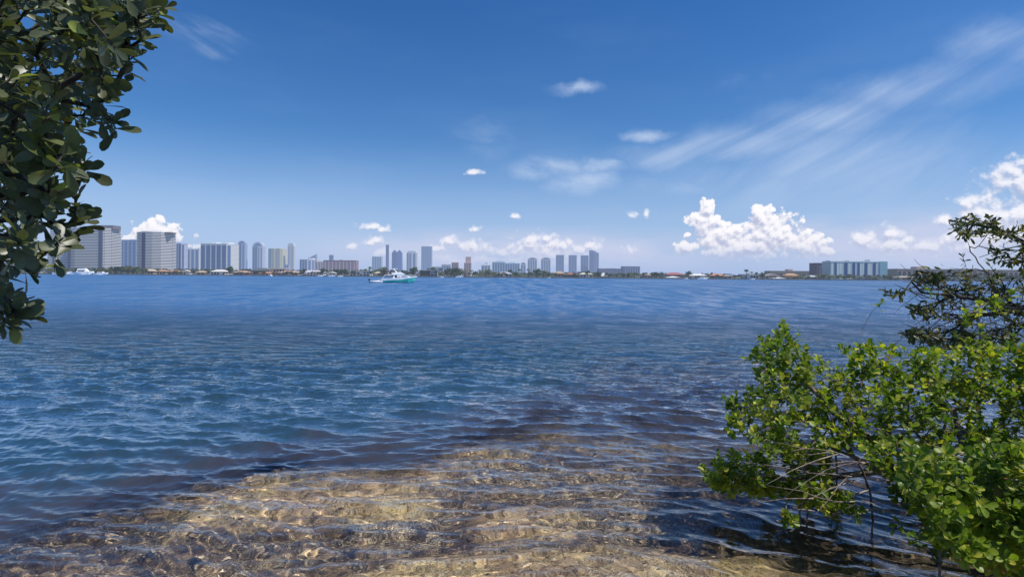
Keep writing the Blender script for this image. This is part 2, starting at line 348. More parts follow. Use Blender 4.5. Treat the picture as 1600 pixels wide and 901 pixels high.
# ------------------------------------------------------------------ materials for the far shore
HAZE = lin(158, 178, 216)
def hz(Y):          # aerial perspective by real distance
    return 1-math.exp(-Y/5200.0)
_mc = {}
def fmat(col, Y=650, rough=0.7, spec=0.3, floors=0.0, dark=0.5, bays=0.0, var=0.12, name=None):
    """painted / concrete / glass surface far away, with storeys and bays as the real wall carries them"""
    key = (tuple(round(c, 3) for c in col), round(hz(Y), 2), rough, floors, dark, bays, spec)
    if key in _mc: return _mc[key]
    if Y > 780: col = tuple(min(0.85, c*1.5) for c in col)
    m, t = mat(name or "shore_surface")
    pos = t.n('ShaderNodeTexCoord').outputs['Object']
    c = t.mix(t.m('MULTIPLY', t.noise(pos, 0.13, 4, 0.6), var*2), col, tuple(x*0.55 for x in col))
    if floors:
        z = t.n('ShaderNodeSeparateXYZ', {0: pos}).outputs[2]
        fz = t.m('FRACT', t.m('DIVIDE', z, floors))
        k = t.ss(t.m('ABSOLUTE', t.m('SUBTRACT', fz, 0.5)), 0.20, 0.30, 1.0, 0.0)
        if bays:
            x = t.n('ShaderNodeSeparateXYZ', {0: pos}).outputs[0]
            fx = t.m('FRACT', t.m('DIVIDE', x, bays))
            k = t.m('MULTIPLY', k, t.ss(t.m('ABSOLUTE', t.m('SUBTRACT', fx, 0.5)), 0.24, 0.34, 1.0, 0.0))
        c = t.mix(t.m('MULTIPLY', k, dark), c, tuple(x*0.22+0.012 for x in col))
    b = t.n('ShaderNodeBsdfPrincipled', {'Base Color': c, 'Roughness': rough, 'Specular IOR Level': spec})
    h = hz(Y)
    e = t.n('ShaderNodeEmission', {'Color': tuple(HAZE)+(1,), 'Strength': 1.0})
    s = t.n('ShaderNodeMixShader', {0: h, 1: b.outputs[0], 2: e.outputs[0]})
    t.n('ShaderNodeOutputMaterial', {0: s.outputs[0]})
    _mc[key] = m
    return m
class MB:
    def __init__(s): s.V = []; s.F = []
    def add(s, vs, fs):
        k = len(s.V); s.V += [tuple(v) for v in vs]; s.F += [tuple(i+k for i in f) for f in fs]; return s
    def box(s, x0, x1, y0, y1, z0, z1):
        return s.add([(x0,y0,z0),(x1,y0,z0),(x1,y1,z0),(x0,y1,z0),(x0,y0,z1),(x1,y0,z1),(x1,y1,z1),(x0,y1,z1)],
                     [(0,3,2,1),(4,5,6,7),(0,1,5,4),(1,2,6,5),(2,3,7,6),(3,0,4,7)])
    def prism(s, pts, z0, z1, ztop=None):
        n = len(pts)
        top = [(x, y, (ztop[i] if ztop else z1)) for i, (x, y) in enumerate(pts)]
        return s.add([(x, y, z0) for x, y in pts]+top, [tuple(range(n-1, -1, -1)), tuple(range(n, 2*n))]+[(i, (i+1) % n, n+(i+1) % n, n+i) for i in range(n)])
    def tube(s, pts, rads, n=6):
        k0 = len(s.V); pts = [Vector(p) for p in pts]; prev = None
        for i, p in enumerate(pts):
            d = (pts[min(i+1, len(pts)-1)]-pts[max(i-1, 0)]).normalized()
            a = d.cross(Vector((0.31, 0.17, 0.93)) if abs(d.z) < 0.8 else Vector((0.93, 0.3, 0.1))).normalized(); b = d.cross(a)
            for j in range(n):
                an = 2*math.pi*j/n; s.V.append(tuple(p+(a*math.cos(an)+b*math.sin(an))*rads[i]))
        for i in range(len(pts)-1):
            for j in range(n):
                q = k0+i*n; s.F.append((q+j, q+(j+1) % n, q+n+(j+1) % n, q+n+j))
        s.F.append(tuple(k0+j for j in range(n-1, -1, -1))); s.F.append(tuple(k0+(len(pts)-1)*n+j for j in range(n)))
        return s
    def build(s, name, m, parent=None, smooth=False):
        me = bpy.data.meshes.new(name); me.from_pydata(s.V, [], s.F); me.materials.append(m); me.update()
        if smooth:
            for p_ in me.polygons: p_.use_smooth = True
        return link(bpy.data.objects.new(name, me), parent)
GZ = 0.9
# land sheet, seawall line
gm, t = mat("far_ground")
pos = t.n('ShaderNodeNewGeometry').outputs['Position']
gc = t.mix(t.ss(t.noise(pos, 0.05, 5, 0.6), 0.4, 0.6), lin(70, 84, 50), lin(128, 120, 96))
t.n('ShaderNodeOutputMaterial', {0: t.n('ShaderNodeBsdfPrincipled', {'Base Color': gc, 'Roughness': 0.9}).outputs[0]})
g = MB().box(-16000, 16000, 651.0, 16000, -4, GZ).build("ground", gm); tag(g, kind='structure')
g = MB()
for k in range(70):
    x0 = -700+k*20.0
    g.box(x0, x0+19.6, 650.0, 650.9, -2.0, 1.15+0.12*math.sin(k*1.9))
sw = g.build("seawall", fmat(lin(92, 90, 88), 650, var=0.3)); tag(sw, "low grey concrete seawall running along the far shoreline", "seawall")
LAND = []            # (px, description) landmarks for the labels of trees

def px2x(px, Y): return uv(px, 431)[0]*Y
def ztop(px, py, Y): return CH+uv(px, py)[1]*Y
def mpp(Y): return Y/F

def tower(name, label, Y, pts, top, wall, glass=None, depth=None, strips=0, stripw=0.55, slabs=0, slabcol=None, crown=None, floors=3.3,
          dark=0.45, roof=None, shafts=(), group=None, shaftcol=None, bays=0.0, cat='apartment tower', tops=None):
    """pts: footprint front line as (photo column, metres further back); top: roof line row"""
    front = [(px2x(px, Y+dy), Y+dy) for px, dy in pts]
    dep = depth or (front[-1][0]-front[0][0])*0.6
    cx = (front[0][0]+front[-1][0])/2
    yb = max(f[1] for f in front)+dep
    z1 = ztop((pts[0][0]+pts[-1][0])/2, top, Y)
    root = empty(name, (cx, Y, GZ)); H = z1-GZ
    tag(root, label, cat, group)
    loc = [(x-cx, y-Y) for x, y in front]; dp = yb-Y
    poly = loc+[(loc[-1][0], dp), (loc[0][0], dp)]
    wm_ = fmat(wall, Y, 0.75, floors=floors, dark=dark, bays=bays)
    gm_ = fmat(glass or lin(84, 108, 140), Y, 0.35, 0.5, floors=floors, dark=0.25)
    zt = None
    if tops:
        zt = [ztop(p[0], tt, Y)-GZ for p, tt in zip(pts, tops)]; zt += [zt[-1], zt[0]]
    MB().prism(poly, -0.5, H, zt).build("wall", wm_, root)
    segs = list(zip(loc[:-1], loc[1:]))
    tot = sum(math.dist(a, b) for a, b in segs)
    if strips:
        for a, b in segs:
            L = math.dist(a, b); n = max(1, round(strips*L/tot)); d = ((b[0]-a[0])/L, (b[1]-a[1])/L); nrm = (d[1], -d[0])
            for i in range(n):
                c0 = (i+0.5-stripw/2)*L/n; c1 = (i+0.5+stripw/2)*L/n
                q = [(a[0]+d[0]*c0, a[1]+d[1]*c0), (a[0]+d[0]*c1, a[1]+d[1]*c1)]
                pr = 0.5
                hh = H if not tops else H-6
                MB().prism([(q[0][0]+nrm[0]*pr, q[0][1]+nrm[1]*pr), (q[1][0]+nrm[0]*pr, q[1][1]+nrm[1]*pr), (q[1][0], q[1][1]+0.01), (q[0][0], q[0][1]+0.01)], 2, hh-3.2).build("window_strip", gm_, root)
    if slabs:
        sm2 = fmat(slabcol or lin(210, 206, 208), Y, 0.7)
        fh = H/slabs
        for k in range(1, slabs+1):
            ring = MB(); z = k*fh
            off = []
            vis = segs+([(loc[-1], (loc[-1][0], dp))] if cx < 0 else [((loc[0][0], dp), loc[0])])
            for (a, b) in vis:
                L = math.dist(a, b); d = ((b[0]-a[0])/L, (b[1]-a[1])/L); nrm = (d[1], -d[0])
                o_ = 1.5
                ring.prism([(a[0]+nrm[0]*o_, a[1]+nrm[1]*o_), (b[0]+nrm[0]*o_, b[1]+nrm[1]*o_), (b[0]-nrm[0]*0.3, b[1]-nrm[1]*0.3), (a[0]-nrm[0]*0.3, a[1]-nrm[1]*0.3)], z-fh*0.06, z+fh*0.40)
            ring.build("balcony", sm2, root)
    for sh in shafts:
        pa_, pb_, extra = sh
        x0 = px2x(pa_, Y)-cx; x1 = px2x(pb_, Y)-cx
        yf = np.interp((x0+x1)/2, [q[0] for q in loc], [q[1] for q in loc])
        MB().box(x0, x1, yf-2.4, yf+2, 0, H+extra).build("dark_recess_box", fmat(shaftcol or lin(70, 72, 92), Y, 0.6), root)  # dark box standing proud in place of a dark recessed gap
    if roof:        # penthouse boxes (px0, px1, rows above roof)
        for (a, b, up) in roof:
            x0 = px2x(a, Y)-cx; x1 = px2x(b, Y)-cx
            MB().box(x0, x1, dp*0.25, dp*0.8, H-0.1, H+up*mpp(Y)).build("penthouse", fmat(tuple(min(1, c*1.08) for c in wall), Y, 0.7), root)
    x0, x1 = loc[0][0], loc[-1][0]; w = x1-x0
    if crown:
        kind, up = crown; up *= mpp(Y); b = MB()
        if kind == 'arch':
            n = 10; prof = [(x0+w/2-w/2*math.cos(math.pi*i/n), H+up*math.sin(math.pi*i/n)) for i in range(n+1)]
            vs = [(x, 0.6, z) for x, z in prof]+[(x, dp-0.6, z) for x, z in prof]
            b.add(vs, [tuple(range(n+1)), tuple(range(2*n+1, n, -1))]+[(i, n+1+i, n+2+i, i+1) for i in range(n)])
            b.build("arched_roof", wm_, root)
            prof2 = [(x0+w/2-w*0.34*math.cos(math.pi*i/n), H-2+(up+1)*0.78*math.sin(math.pi*i/n)) for i in range(n+1)]
            MB().add([(x, 0.2, z) for x, z in prof2], [tuple(range(n+1))]).build("arched_window", gm_, root)
        elif kind == 'peaks':
            for s0 in (x0, x0+w/2):
                vs = [(s0, 0, H), (s0+w/4, 0, H+up), (s0+w/2, 0, H), (s0, dp, H), (s0+w/4, dp, H+up), (s0+w/2, dp, H)]
                MB().add(vs, [(0, 1, 2), (5, 4, 3), (0, 3, 4, 1), (1, 4, 5, 2)]).build("peaked_roof", gm_, root)
        elif kind == 'chamfer':
            b.add([(x0, 0.3, H), (x1, 0.3, H), (x1-w*.18, 0.3, H+up), (x0+w*.18, 0.3, H+up), (x0, dp, H), (x1, dp, H), (x1-w*.18, dp, H+up), (x0+w*.18, dp, H+up)],
                  [(0, 1, 2, 3), (7, 6, 5, 4), (3, 2, 6, 7), (0, 3, 7, 4), (2, 1, 5, 6)]).build("bevelled_roof", wm_, root)
        elif kind == 'spire':
            b.tube([(x0+w/2, dp/2, H), (x0+w/2, dp/2, H+up)], [w*0.16, w*0.03], 6).build("spire", wm_, root)
    else:
        MB().prism([(loc[0][0]-0.4, -0.4+loc[0][1])]+[(x, y-0.4) for x, y in loc[1:-1]]+[(loc[-1][0]+0.4, loc[-1][1]-0.4), (loc[-1][0]+0.4, dp+0.4), (loc[0][0]-0.4, dp+0.4)],
                   H-0.2, H+1.0).build("parapet", fmat(tuple(min(1, c*1.1) for c in wall), Y, 0.7), root) if not tops else None
    LAND.append(((pts[0][0]+pts[-1][0])/2, label))
    return root

LIL = lin(212, 206, 206); WHT = lin(224, 222, 226); CRM = lin(222, 208, 192); GRY = lin(176, 182, 200); BLU = lin(128, 148, 182)
NAVY = lin(66, 84, 122); GLS = lin(92, 116, 156); BEI = lin(206, 186, 164)
# the group on the left
tower("apartment_tower", "grey white banded tower half hidden by the leaves at the left picture edge", 1050, [(2, 0), (22, 0), (42, 6)], 389, lin(100, 100, 112), slabs=14, slabcol=LIL)
tower("apartment_tower", "lower banded wing of the big left tower, just right of the overhanging leaves", 985, [(74, 0), (104, 0)], 386, lin(92, 92, 120), slabs=15, slabcol=WHT, depth=30, shafts=[(84, 86, 0)], strips=3, roof=[(88, 94, 2)])
tower("apartment_tower", "widest and tallest lilac grey banded tower with dark vertical recess strips", 960, [(105, 4), (118, 0), (157, 0), (163, 3), (173, 10), (181, 24)], 357, lin(102, 96, 102), slabs=29, slabcol=lin(230, 218, 208), depth=12,
      shafts=[(105, 110, 1), (155, 160, -1)], roof=[(150, 170, 6), (108, 130, 2.5)])
tower("apartment_tower", "white topped banded slab rising behind the overhanging leaves", 1020, [(78, 0), (104, 4)], 349, lin(96, 92, 112), slabs=26, slabcol=LIL, depth=24)
tower("apartment_tower", "blue grey glass tower set back between the two big lilac towers", 1350, [(181, 0), (213, 0)], 375, lin(150, 162, 184), GLS, strips=5, floors=3.3, roof=[(199, 210, 1.5)])
tower("apartment_tower", "cream and grey banded tower with a dark vertical shaft, cloud behind its roof", 1000, [(214, 12), (222, 0), (238, 0), (250, 4), (268, 20)], 363, lin(106, 98, 102), slabs=27, slabcol=lin(234, 222, 208), depth=12,
      shafts=[(222.5, 227.5, -1)], shaftcol=lin(40, 46, 76), roof=[(216, 224, 2.5), (234, 246, 1.5), (252, 262, 1.2)])
tower("apartment_tower", "narrow grey glass tower with a white right edge beside the cream banded tower", 1500, [(269, 0), (283, 0), (288, 12)], 380, lin(168, 174, 192), NAVY, strips=4, stripw=0.6)
tower("apartment_tower", "pale white tower with a dark central slot, left of the wide blue glass tower", 1800, [(291, 0), (311, 0)], 389, lin(196, 200, 216), GLS, strips=3, roof=[(292, 299, 3)])
tower("apartment_tower", "wide blue glass tower with white vertical ribs and two roof boxes", 1400, [(313, 0), (354, 0), (361, 12)], 381, lin(204, 208, 222), lin(70, 94, 136), strips=6, stripw=0.72, roof=[(326, 333, 3), (346, 353, 3)], depth=40)
tower("apartment_tower", "slim blue tower with a rounded top", 2500, [(371.5, 0), (377, -6), (383, 0)], 380.5, lin(150, 160, 184), lin(76, 96, 134), strips=3, crown=('arch', 4.5))
tower("apartment_tower", "blue grey tower with an arched glass top", 2500, [(394, 0), (402, -8), (410, 0)], 385, lin(176, 180, 194), lin(92, 112, 142), strips=4, crown=('arch', 7))
tower("apartment_tower", "cream double bowed tower with pale centre rib", 2600, [(419, 6), (424, -2), (429, -2), (430.5, 2), (432, -2), (438, -2), (442, 6)], 388.5, lin(214, 190, 150), lin(150, 148, 150), strips=6, stripw=0.5, roof=[(424, 437, 1.2)])
tower("apartment_tower", "slender cream tower with a stepped top", 2600, [(449, 0), (459, 0)], 384, lin(206, 196, 190), lin(150, 156, 178), strips=2, stripw=0.4, crown=('chamfer', 4))
tower("office_block", "tiny grey block at the foot of the slender cream tower", 2300, [(444, 0), (451, 0)], 413.5, lin(150, 160, 190), strips=2, cat='building')
tower("apartment_block", "blue and white glass block below the slanted glass crown", 2000, [(468, 0), (480, -6), (487, 0), (495, 6)], 405.5, lin(200, 210, 228), GLS, strips=6, roof=[(481, 487, 2.4)])
r_ = tower("apartment_tower", "grey tower with a slanted triangular glass crown and a mast", 2100, [(481, 0), (493, 0)], 401, lin(140, 152, 176), GLS, strips=2, tops=[403.5, 397.5])
MB().tube([(12, 4, 60), (17, 4, 88)], [1.0, 0.3], 5).build("mast", fmat(lin(120, 130, 150), 2100), r_)
tower("apartment_block", "small peach block between the slanted crown tower and the long brick block", 1900, [(493, 0), (505, 0)], 409, lin(214, 176, 168), strips=3, stripw=0.3)
tower("apartment_block", "long dusty pink brick block with pale vertical strips", 1500, [(505, 0), (556, 0)], 407, lin(150, 120, 124), lin(186, 176, 186), strips=9, stripw=0.22, dark=0.5, depth=26, roof=[(529, 532, 1.4)])
tower("office_tower", "small blue tower peeking over the long brick block", 2600, [(514, 0), (520, 0)], 398.5, lin(110, 130, 170), strips=2, cat='tower')
tower("apartment_tower", "square blue grey tower, leftmost of the central cluster", 3000, [(581, 0), (596, 0)], 401, lin(176, 186, 206), lin(106, 130, 162), strips=4)
tower("apartment_tower", "very thin dark blue tower, tallest of the central cluster", 3100, [(602.5, 0), (607, 0)], 382.5, lin(92, 104, 140), lin(70, 84, 124), strips=2, dark=0.2)
tower("apartment_tower", "deep blue glass tower with twin peaked roof", 3100, [(612, 0), (619.5, -5), (627, 0)], 395, lin(86, 106, 156), lin(56, 80, 134), strips=5, crown=('peaks', 4.5))
tower("apartment_tower", "blue tower with two white vertical bands and clipped roof corners", 3100, [(635, 0), (643, -5), (651, 0)], 395, lin(198, 208, 226), lin(70, 92, 140), strips=3, stripw=0.45, crown=('chamfer', 3.0))
tower("apartment_tower", "broad flat topped grey blue tower, rightmost of the central cluster", 3000, [(658, 0), (674, 0)], 385, lin(146, 158, 180), lin(120, 136, 166), strips=6, dark=0.25)
tower("apartment_block", "low grey block right of the broad flat topped tower", 1800, [(677, 0), (692, 0)], 417, lin(170, 172, 186), strips=4, stripw=0.4)
tower("apartment_block", "pale stepped block behind shore trees with small roof box", 1800, [(690, 0), (704, 0)], 413.5, lin(190, 192, 206), strips=4, roof=[(692, 698, 2.2)])
tower("apartment_block", "brown tan block with vertical strips", 1500, [(705.5, 0), (716, 0)], 410.5, lin(170, 136, 118), strips=3, stripw=0.3)
tower("apartment_block", "stepped pink tan tower with a narrow upper half", 1500, [(725, 0), (736, 0)], 411, lin(178, 150, 142), strips=3, stripw=0.3, roof=[(727, 735.5, 10)])
tower("apartment_block", "pale block with a little turret on its roof", 1800, [(752, 0), (766, 0)], 414.5, lin(196, 198, 206), strips=3, roof=[(757, 762, 4.5)])
tower("apartment_block", "pale teal block with a raised central part", 1900, [(769, 0), (789, 0)], 409.5, lin(170, 190, 206), strips=5, roof=[(775, 786, 2.6)])
tower("apartment_block", "pale teal block with a dark flat roof box", 1950, [(789, 0), (812, 0)], 411.5, lin(168, 184, 200), strips=6, roof=[(795, 805, 2.4)])
tower("apartment_tower", "small cream tower with a rounded top", 2300, [(813.5, 0), (821.5, 0)], 413, lin(210, 202, 196), strips=2, crown=('arch', 3.5))
ag = "twin grey towers with arched roofs"
tower("apartment_tower", "grey arched roof tower, left one of the twin arched pair", 2700, [(824.5, 0), (839, 0)], 405.5, lin(190, 190, 196), lin(104, 116, 140), strips=4, crown=('arch', 3.5), group=ag)
tower("apartment_tower", "grey arched roof tower, right one of the twin arched pair", 2700, [(845.5, 0), (860, 0)], 405.5, lin(184, 186, 196), lin(104, 116, 140), strips=4, crown=('arch', 3.5), group=ag)
bg_ = "flat topped slate blue towers on the right of the skyline"
tower("apartment_tower", "flat topped slate tower, first of the three beside the slanted tower", 2900, [(869, 0), (881, 0)], 398.5, lin(128, 142, 170), lin(92, 108, 142), strips=3, group=bg_)
tower("apartment_tower", "flat topped slate tower, middle of the three beside the slanted tower", 2900, [(889, 0), (901, 0)], 398.8, lin(132, 144, 172), lin(92, 108, 142), strips=3, group=bg_)
tower("apartment_tower", "flat topped slate tower directly left of the slanted tower", 2900, [(908, 0), (919.5, 0)], 399.2, lin(128, 142, 170), lin(92, 108, 142), strips=3, group=bg_)
tower("apartment_tower", "tall slate tower with a slanted roof", 2850, [(922, 0), (928, 0), (935.5, 8)], 392, lin(120, 132, 160), lin(84, 100, 134), strips=4, tops=[390.5, 391.5, 396])
tower("commercial_block", "long low grey violet block right of the slanted tower", 1300, [(936, 0), (974, 0)], 420, lin(140, 138, 152), lin(110, 110, 130), strips=8, stripw=0.4, depth=30, roof=[(950, 963, 1.2)], cat='building')
tower("commercial_block", "taller pale grey block with flat roof beside the long low block", 1250, [(974, 0), (1000, 0)], 416.5, lin(156, 156, 172), strips=7, stripw=0.35, depth=30, roof=[(988, 994, .8)], cat='building')
# right-hand apartments
tower("apartment_block", "long low tan apartment row left of the brown block", 900, [(1203, 0), (1277, 0)], 424, lin(150, 136, 122), lin(70, 70, 78), strips=18, stripw=0.5, depth=20, roof=[(1234, 1241, 3.5)], dark=0.3)
tower("apartment_block", "brown block standing left against the big white and blue block", 840, [(1276.5, 0), (1284, 0)], 411.5, lin(112, 92, 96), strips=1, stripw=0.2, depth=22)
tower("apartment_block", "grey beige block between the brown block and the big white and blue block", 860, [(1284, 0), (1299, 0)], 412.5, lin(150, 144, 154), strips=4, stripw=0.3, depth=22, roof=[(1292, 1298, 1)])
r_ = tower("apartment_block", "big white and blue slab block with teal right end", 800, [(1298, 0), (1374, 0)], 409, lin(186, 204, 226), lin(52, 92, 142), floors=3.0, bays=4.2, dark=0.6, depth=22, strips=0,
      roof=[(1300, 1306, 2.4), (1330, 1342, 2.8), (1363, 1372, 4.2)])
cxr = r_.location.x
for (a, b, c) in [(1304, 1307, 0), (1319, 1324, 1), (1332, 1336, 0), (1340, 1343, 0), (1351, 1355, 1), (1364, 1368, 0)]:
    x0, x1 = px2x(a, 800)-cxr, px2x(b, 800)-cxr
    MB().box(x0, x1, -0.5, 0.3, 2, ztop(1340, 410.5, 800)-GZ).build("window_strip", fmat(lin(44, 78, 128), 800, 0.4, floors=3.0, dark=0.4), r_)
x0, x1 = px2x(1374, 800)-cxr, px2x(1386, 800)-cxr
MB().box(x0+0.02, x1, -1.0, 21, 0, ztop(1380, 408.5, 800)-GZ).build("teal_end_wall", fmat(lin(128, 168, 180), 800, 0.5, floors=3.0, dark=0.35), r_)
tower("apartment_block", "brown narrow block right of the teal end wall", 850, [(1387, 0), (1402, 0)], 421.5, lin(112, 104, 104), strips=3, stripw=0.4, depth=22)
tower("apartment_block", "long low tan and dark apartment row behind the right hand branches", 820, [(1402, 0), (1502, 0)], 421, lin(146, 132, 118), lin(56, 56, 66), strips=13, stripw=0.55, depth=22, floors=3.0, dark=0.3, roof=[(1436, 1448, 4.5)])
tower("apartment_block", "low tan apartment row behind the dark tree at the right picture edge", 820, [(1504, 0), (1600, 0)], 422, lin(150, 136, 120), lin(56, 56, 66), strips=12, stripw=0.55, depth=22, floors=3.0, dark=0.3)

# ------------------------------------------------------------------ houses on the far shore
def house(label, x0, x1, top, wall, roofcol, Y=668, style='hip', storeys=1, name='waterfront_house', opening=lin(58, 62, 74)):
    X0, X1 = px2x(x0, Y), px2x(x1, Y); cx = (X0+X1)/2; W_ = X1-X0
    H = ztop((x0+x1)/2, top, Y)-GZ; D = min(14, max(6, W_*0.6))
    root = empty(name, (cx, Y, GZ)); tag(root, label, 'house')
    LAND.append(((x0+x1)/2, label))
    hw = W_/2
    eh = H*{'hip': 0.62, 'gable': 0.58, 'flat': 0.92, 'tent': 0.35}[style]
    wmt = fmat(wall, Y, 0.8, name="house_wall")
    if style == 'tent':
        for sx in (-1, 1):
            for yq in (0.3, D-0.3): MB().box(sx*hw*0.9-0.15, sx*hw*0.9+0.15, yq, yq+0.25, 0, eh).build("post", wmt, root)
        MB().box(-hw*0.8, hw*0.8, 1.5, D-1, 0, eh).build("wall", wmt, root)
    else:
        MB().box(-hw+0.4, hw-0.4, 0, D, -0.3, eh).build("wall", wmt, root)
        MB().box(-hw+0.2, hw-0.2, -1.6, -0.02, -0.3, 0.35).build("terrace", fmat(lin(190, 182, 172), Y), root)
    om = fmat(opening, Y, 0.3, 0.5, name="house_glass")
    if style != 'tent':
        for s in range(storeys):
            n = max(2, int(W_/3.6)); fh = eh/storeys
            for i in range(n):
                if (i*7+s*3+int(x0)) % 5 == 0: continue
                c = -hw+0.4+(i+0.5)*(W_-0.8)/n; w = (W_-0.8)/n*0.36
                wd = MB().box(c-w, c+w, -0.12, 0.05, s*fh+fh*0.14, s*fh+fh*0.80).build("window", om, root)
            if storeys > 1 and s > 0:
                MB().box(-hw+0.2, hw-0.2, -1.9, -0.02, s*fh-0.15, s*fh+0.12).build("balcony", fmat(tuple(min(1, c*1.1) for c in wall), Y), root)
                for i in range(n+1):
                    c = -hw+0.4+i*(W_-0.8)/n
                    MB().box(c-0.14, c+0.14, -1.85, -1.6, 0, eh).build("column", fmat(tuple(min(1, c_*1.1) for c_ in wall), Y), root)
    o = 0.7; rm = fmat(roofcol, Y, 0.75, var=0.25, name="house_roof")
    if style in ('hip', 'tent'):
        ri = min(hw*0.55, D*0.5) if style == 'hip' else hw*0.85
        MB().add([(-hw-o, -o, eh), (hw+o, -o, eh), (hw+o, D+o, eh), (-hw-o, D+o, eh), (-hw+ri, D/2, H), (hw-ri, D/2, H),
                  (-hw-o, -o, eh-0.25), (hw+o, -o, eh-0.25), (hw+o, D+o, eh-0.25), (-hw-o, D+o, eh-0.25)],
                 [(0, 1, 5, 4), (1, 2, 5), (2, 3, 4, 5), (3, 0, 4), (6, 7, 1, 0), (7, 8, 2, 1), (8, 9, 3, 2), (9, 6, 0, 3), (9, 8, 7, 6)]).build("roof", rm, root)
    elif style == 'gable':
        MB().add([(-hw-o, -o, eh), (0, -o, H), (hw+o, -o, eh), (-hw-o, D, eh), (0, D, H), (hw+o, D, eh)],
                 [(0, 2, 1), (3, 4, 5), (0, 1, 4, 3), (1, 2, 5, 4), (0, 3, 5, 2)]).build("roof", rm, root)
    else:
        MB().box(-hw-o, hw+o, -2.2, D+o, eh, H).build("roof", rm, root)
    return root
W1 = lin(228, 222, 214); TC = lin(172, 112, 88); SLT = lin(96, 96, 106); TAN = lin(196, 168, 136); WR = lin(232, 232, 232)
house("low cream house with beige roof below the cream banded tower", 225, 240, 420, TAN, lin(206, 190, 166))
house("low tan house with columns and terracotta roof under the narrow glass tower", 244, 259, 421, lin(206, 186, 158), lin(186, 140, 110))
house("tan house beside palms under the pale slotted tower", 262, 279, 421.5, lin(186, 156, 124), lin(170, 130, 104))
house("white walled house with bright gable below the pale slotted tower", 281, 296, 421.5, W1, lin(214, 200, 184), style='gable')
house("small tan bungalow under the left side of the wide blue glass tower", 307, 320, 423, TAN, lin(200, 176, 146))
house("house with big domed white roof below the wide blue glass tower", 329, 352, 421, W1, lin(226, 222, 214))
house("low house with sweeping pale terracotta roof below the slim rounded tower", 364, 388, 423, lin(160, 130, 112), lin(206, 168, 148))
house("long dark roofed house in trees below the arched glass tower", 390, 421, 418.5, lin(120, 108, 100), lin(92, 98, 100), Y=690)
house("cream house with flat white roof below the cream bowed tower", 422, 446, 419, lin(214, 190, 164), lin(232, 224, 214), style='flat', storeys=2, Y=680)
house("tan house with orange roof in front of the cream flat roofed house", 404, 424, 424.5, TAN, lin(192, 146, 116))
house("long cream house with pink roof below the slender cream tower", 434, 466, 423, lin(216, 196, 176), lin(206, 176, 160))
house("white two storey house with columned porch below the blue and white block", 470, 504, 422, lin(226, 220, 222), lin(206, 200, 208), storeys=2)
house("small white house left of palms below the long brick block", 510, 524, 424, W1, lin(222, 216, 206), style='gable')
house("white modern house with dark strip windows right of the long brick block", 546, 578, 423.5, WR, lin(236, 236, 238), style='flat', storeys=2)
house("beige house with open carport below the square blue grey tower", 585, 601, 424, lin(206, 190, 150), lin(222, 206, 176), style='hip')
house("narrow pinkish house behind the boat cabin", 600, 607, 422, lin(188, 164, 160), lin(176, 150, 146), style='flat', storeys=2)
house("white gabled house left of the dark modern house", 648, 658, 424, W1, lin(226, 226, 230), style='gable')
house("modern house with dark lower walls and white roof right of the boat", 656, 672, 421.5, lin(92, 74, 84), lin(206, 210, 220), style='flat', storeys=2)
house("grey blue modern house with square window frames", 672, 684, 422, lin(156, 168, 174), lin(176, 186, 194), style='flat', storeys=2)
house("tan townhouse below the stepped pink tan tower", 723, 736, 421, lin(202, 190, 176), lin(176, 160, 148), storeys=2, style='gable')
house("pale house in trees below the pale teal blocks", 776, 800, 424.5, lin(204, 200, 196), lin(190, 192, 200))
house("tan tile roofed house below the first slate tower", 867, 881, 423.5, lin(196, 166, 134), lin(186, 160, 128))
house("brown terracotta roofed house below the middle slate tower", 882, 903, 426, lin(150, 110, 86), lin(156, 112, 88))
house("white house with pale roof below the slanted tower", 906, 926, 425.5, W1, lin(206, 198, 180))
house("white canopy tent below the long low grey block", 939, 948, 426, WR, WR, style='tent')
house("tan house at the right end of the pale grey block", 1002, 1021, 428, lin(190, 172, 156), lin(150, 130, 120))
house("long house with brick red roof", 1042, 1069, 425.5, lin(176, 146, 136), lin(168, 104, 96), Y=676)
house("white low boat shed roof in front of the red roofed house", 1042, 1064, 431.5, lin(150, 150, 154), WR, Y=656, style='tent')
house("house with broad white sloping roof", 1080, 1104, 427.5, lin(196, 192, 188), lin(234, 230, 222))
house("orange roofed house right of the white sloping roof", 1112, 1131, 427.5, lin(200, 176, 158), lin(206, 140, 104))
house("beige house with low grey roof right of the orange roof", 1131, 1149, 429, lin(186, 170, 150), lin(150, 144, 146))
house("white and pale blue flat house beside the tall palm", 1163, 1186, 429, lin(206, 222, 230), lin(226, 232, 236), style='flat')
house("cream house with twin arched gables", 1196, 1221, 427.5, lin(206, 190, 172), lin(176, 158, 150), style='gable')
house("small white marquee in front of the cream gabled house", 1208, 1227, 433, WR, WR, Y=656, style='tent')
house("tan villa with square tower right of the gabled house", 1228, 1248, 427, lin(206, 174, 128), lin(190, 150, 112), storeys=2)
house("small tan house below the brown block", 1262, 1276, 430, lin(176, 160, 140), lin(200, 200, 204))
house("pale pavilion in front of the big white and blue block", 1345, 1372, 433.5, lin(176, 176, 190), lin(196, 196, 208), style='flat')
house("low tan house with grey roof behind the right hand branches", 1405, 1430, 431, lin(190, 176, 150), lin(170, 160, 146))

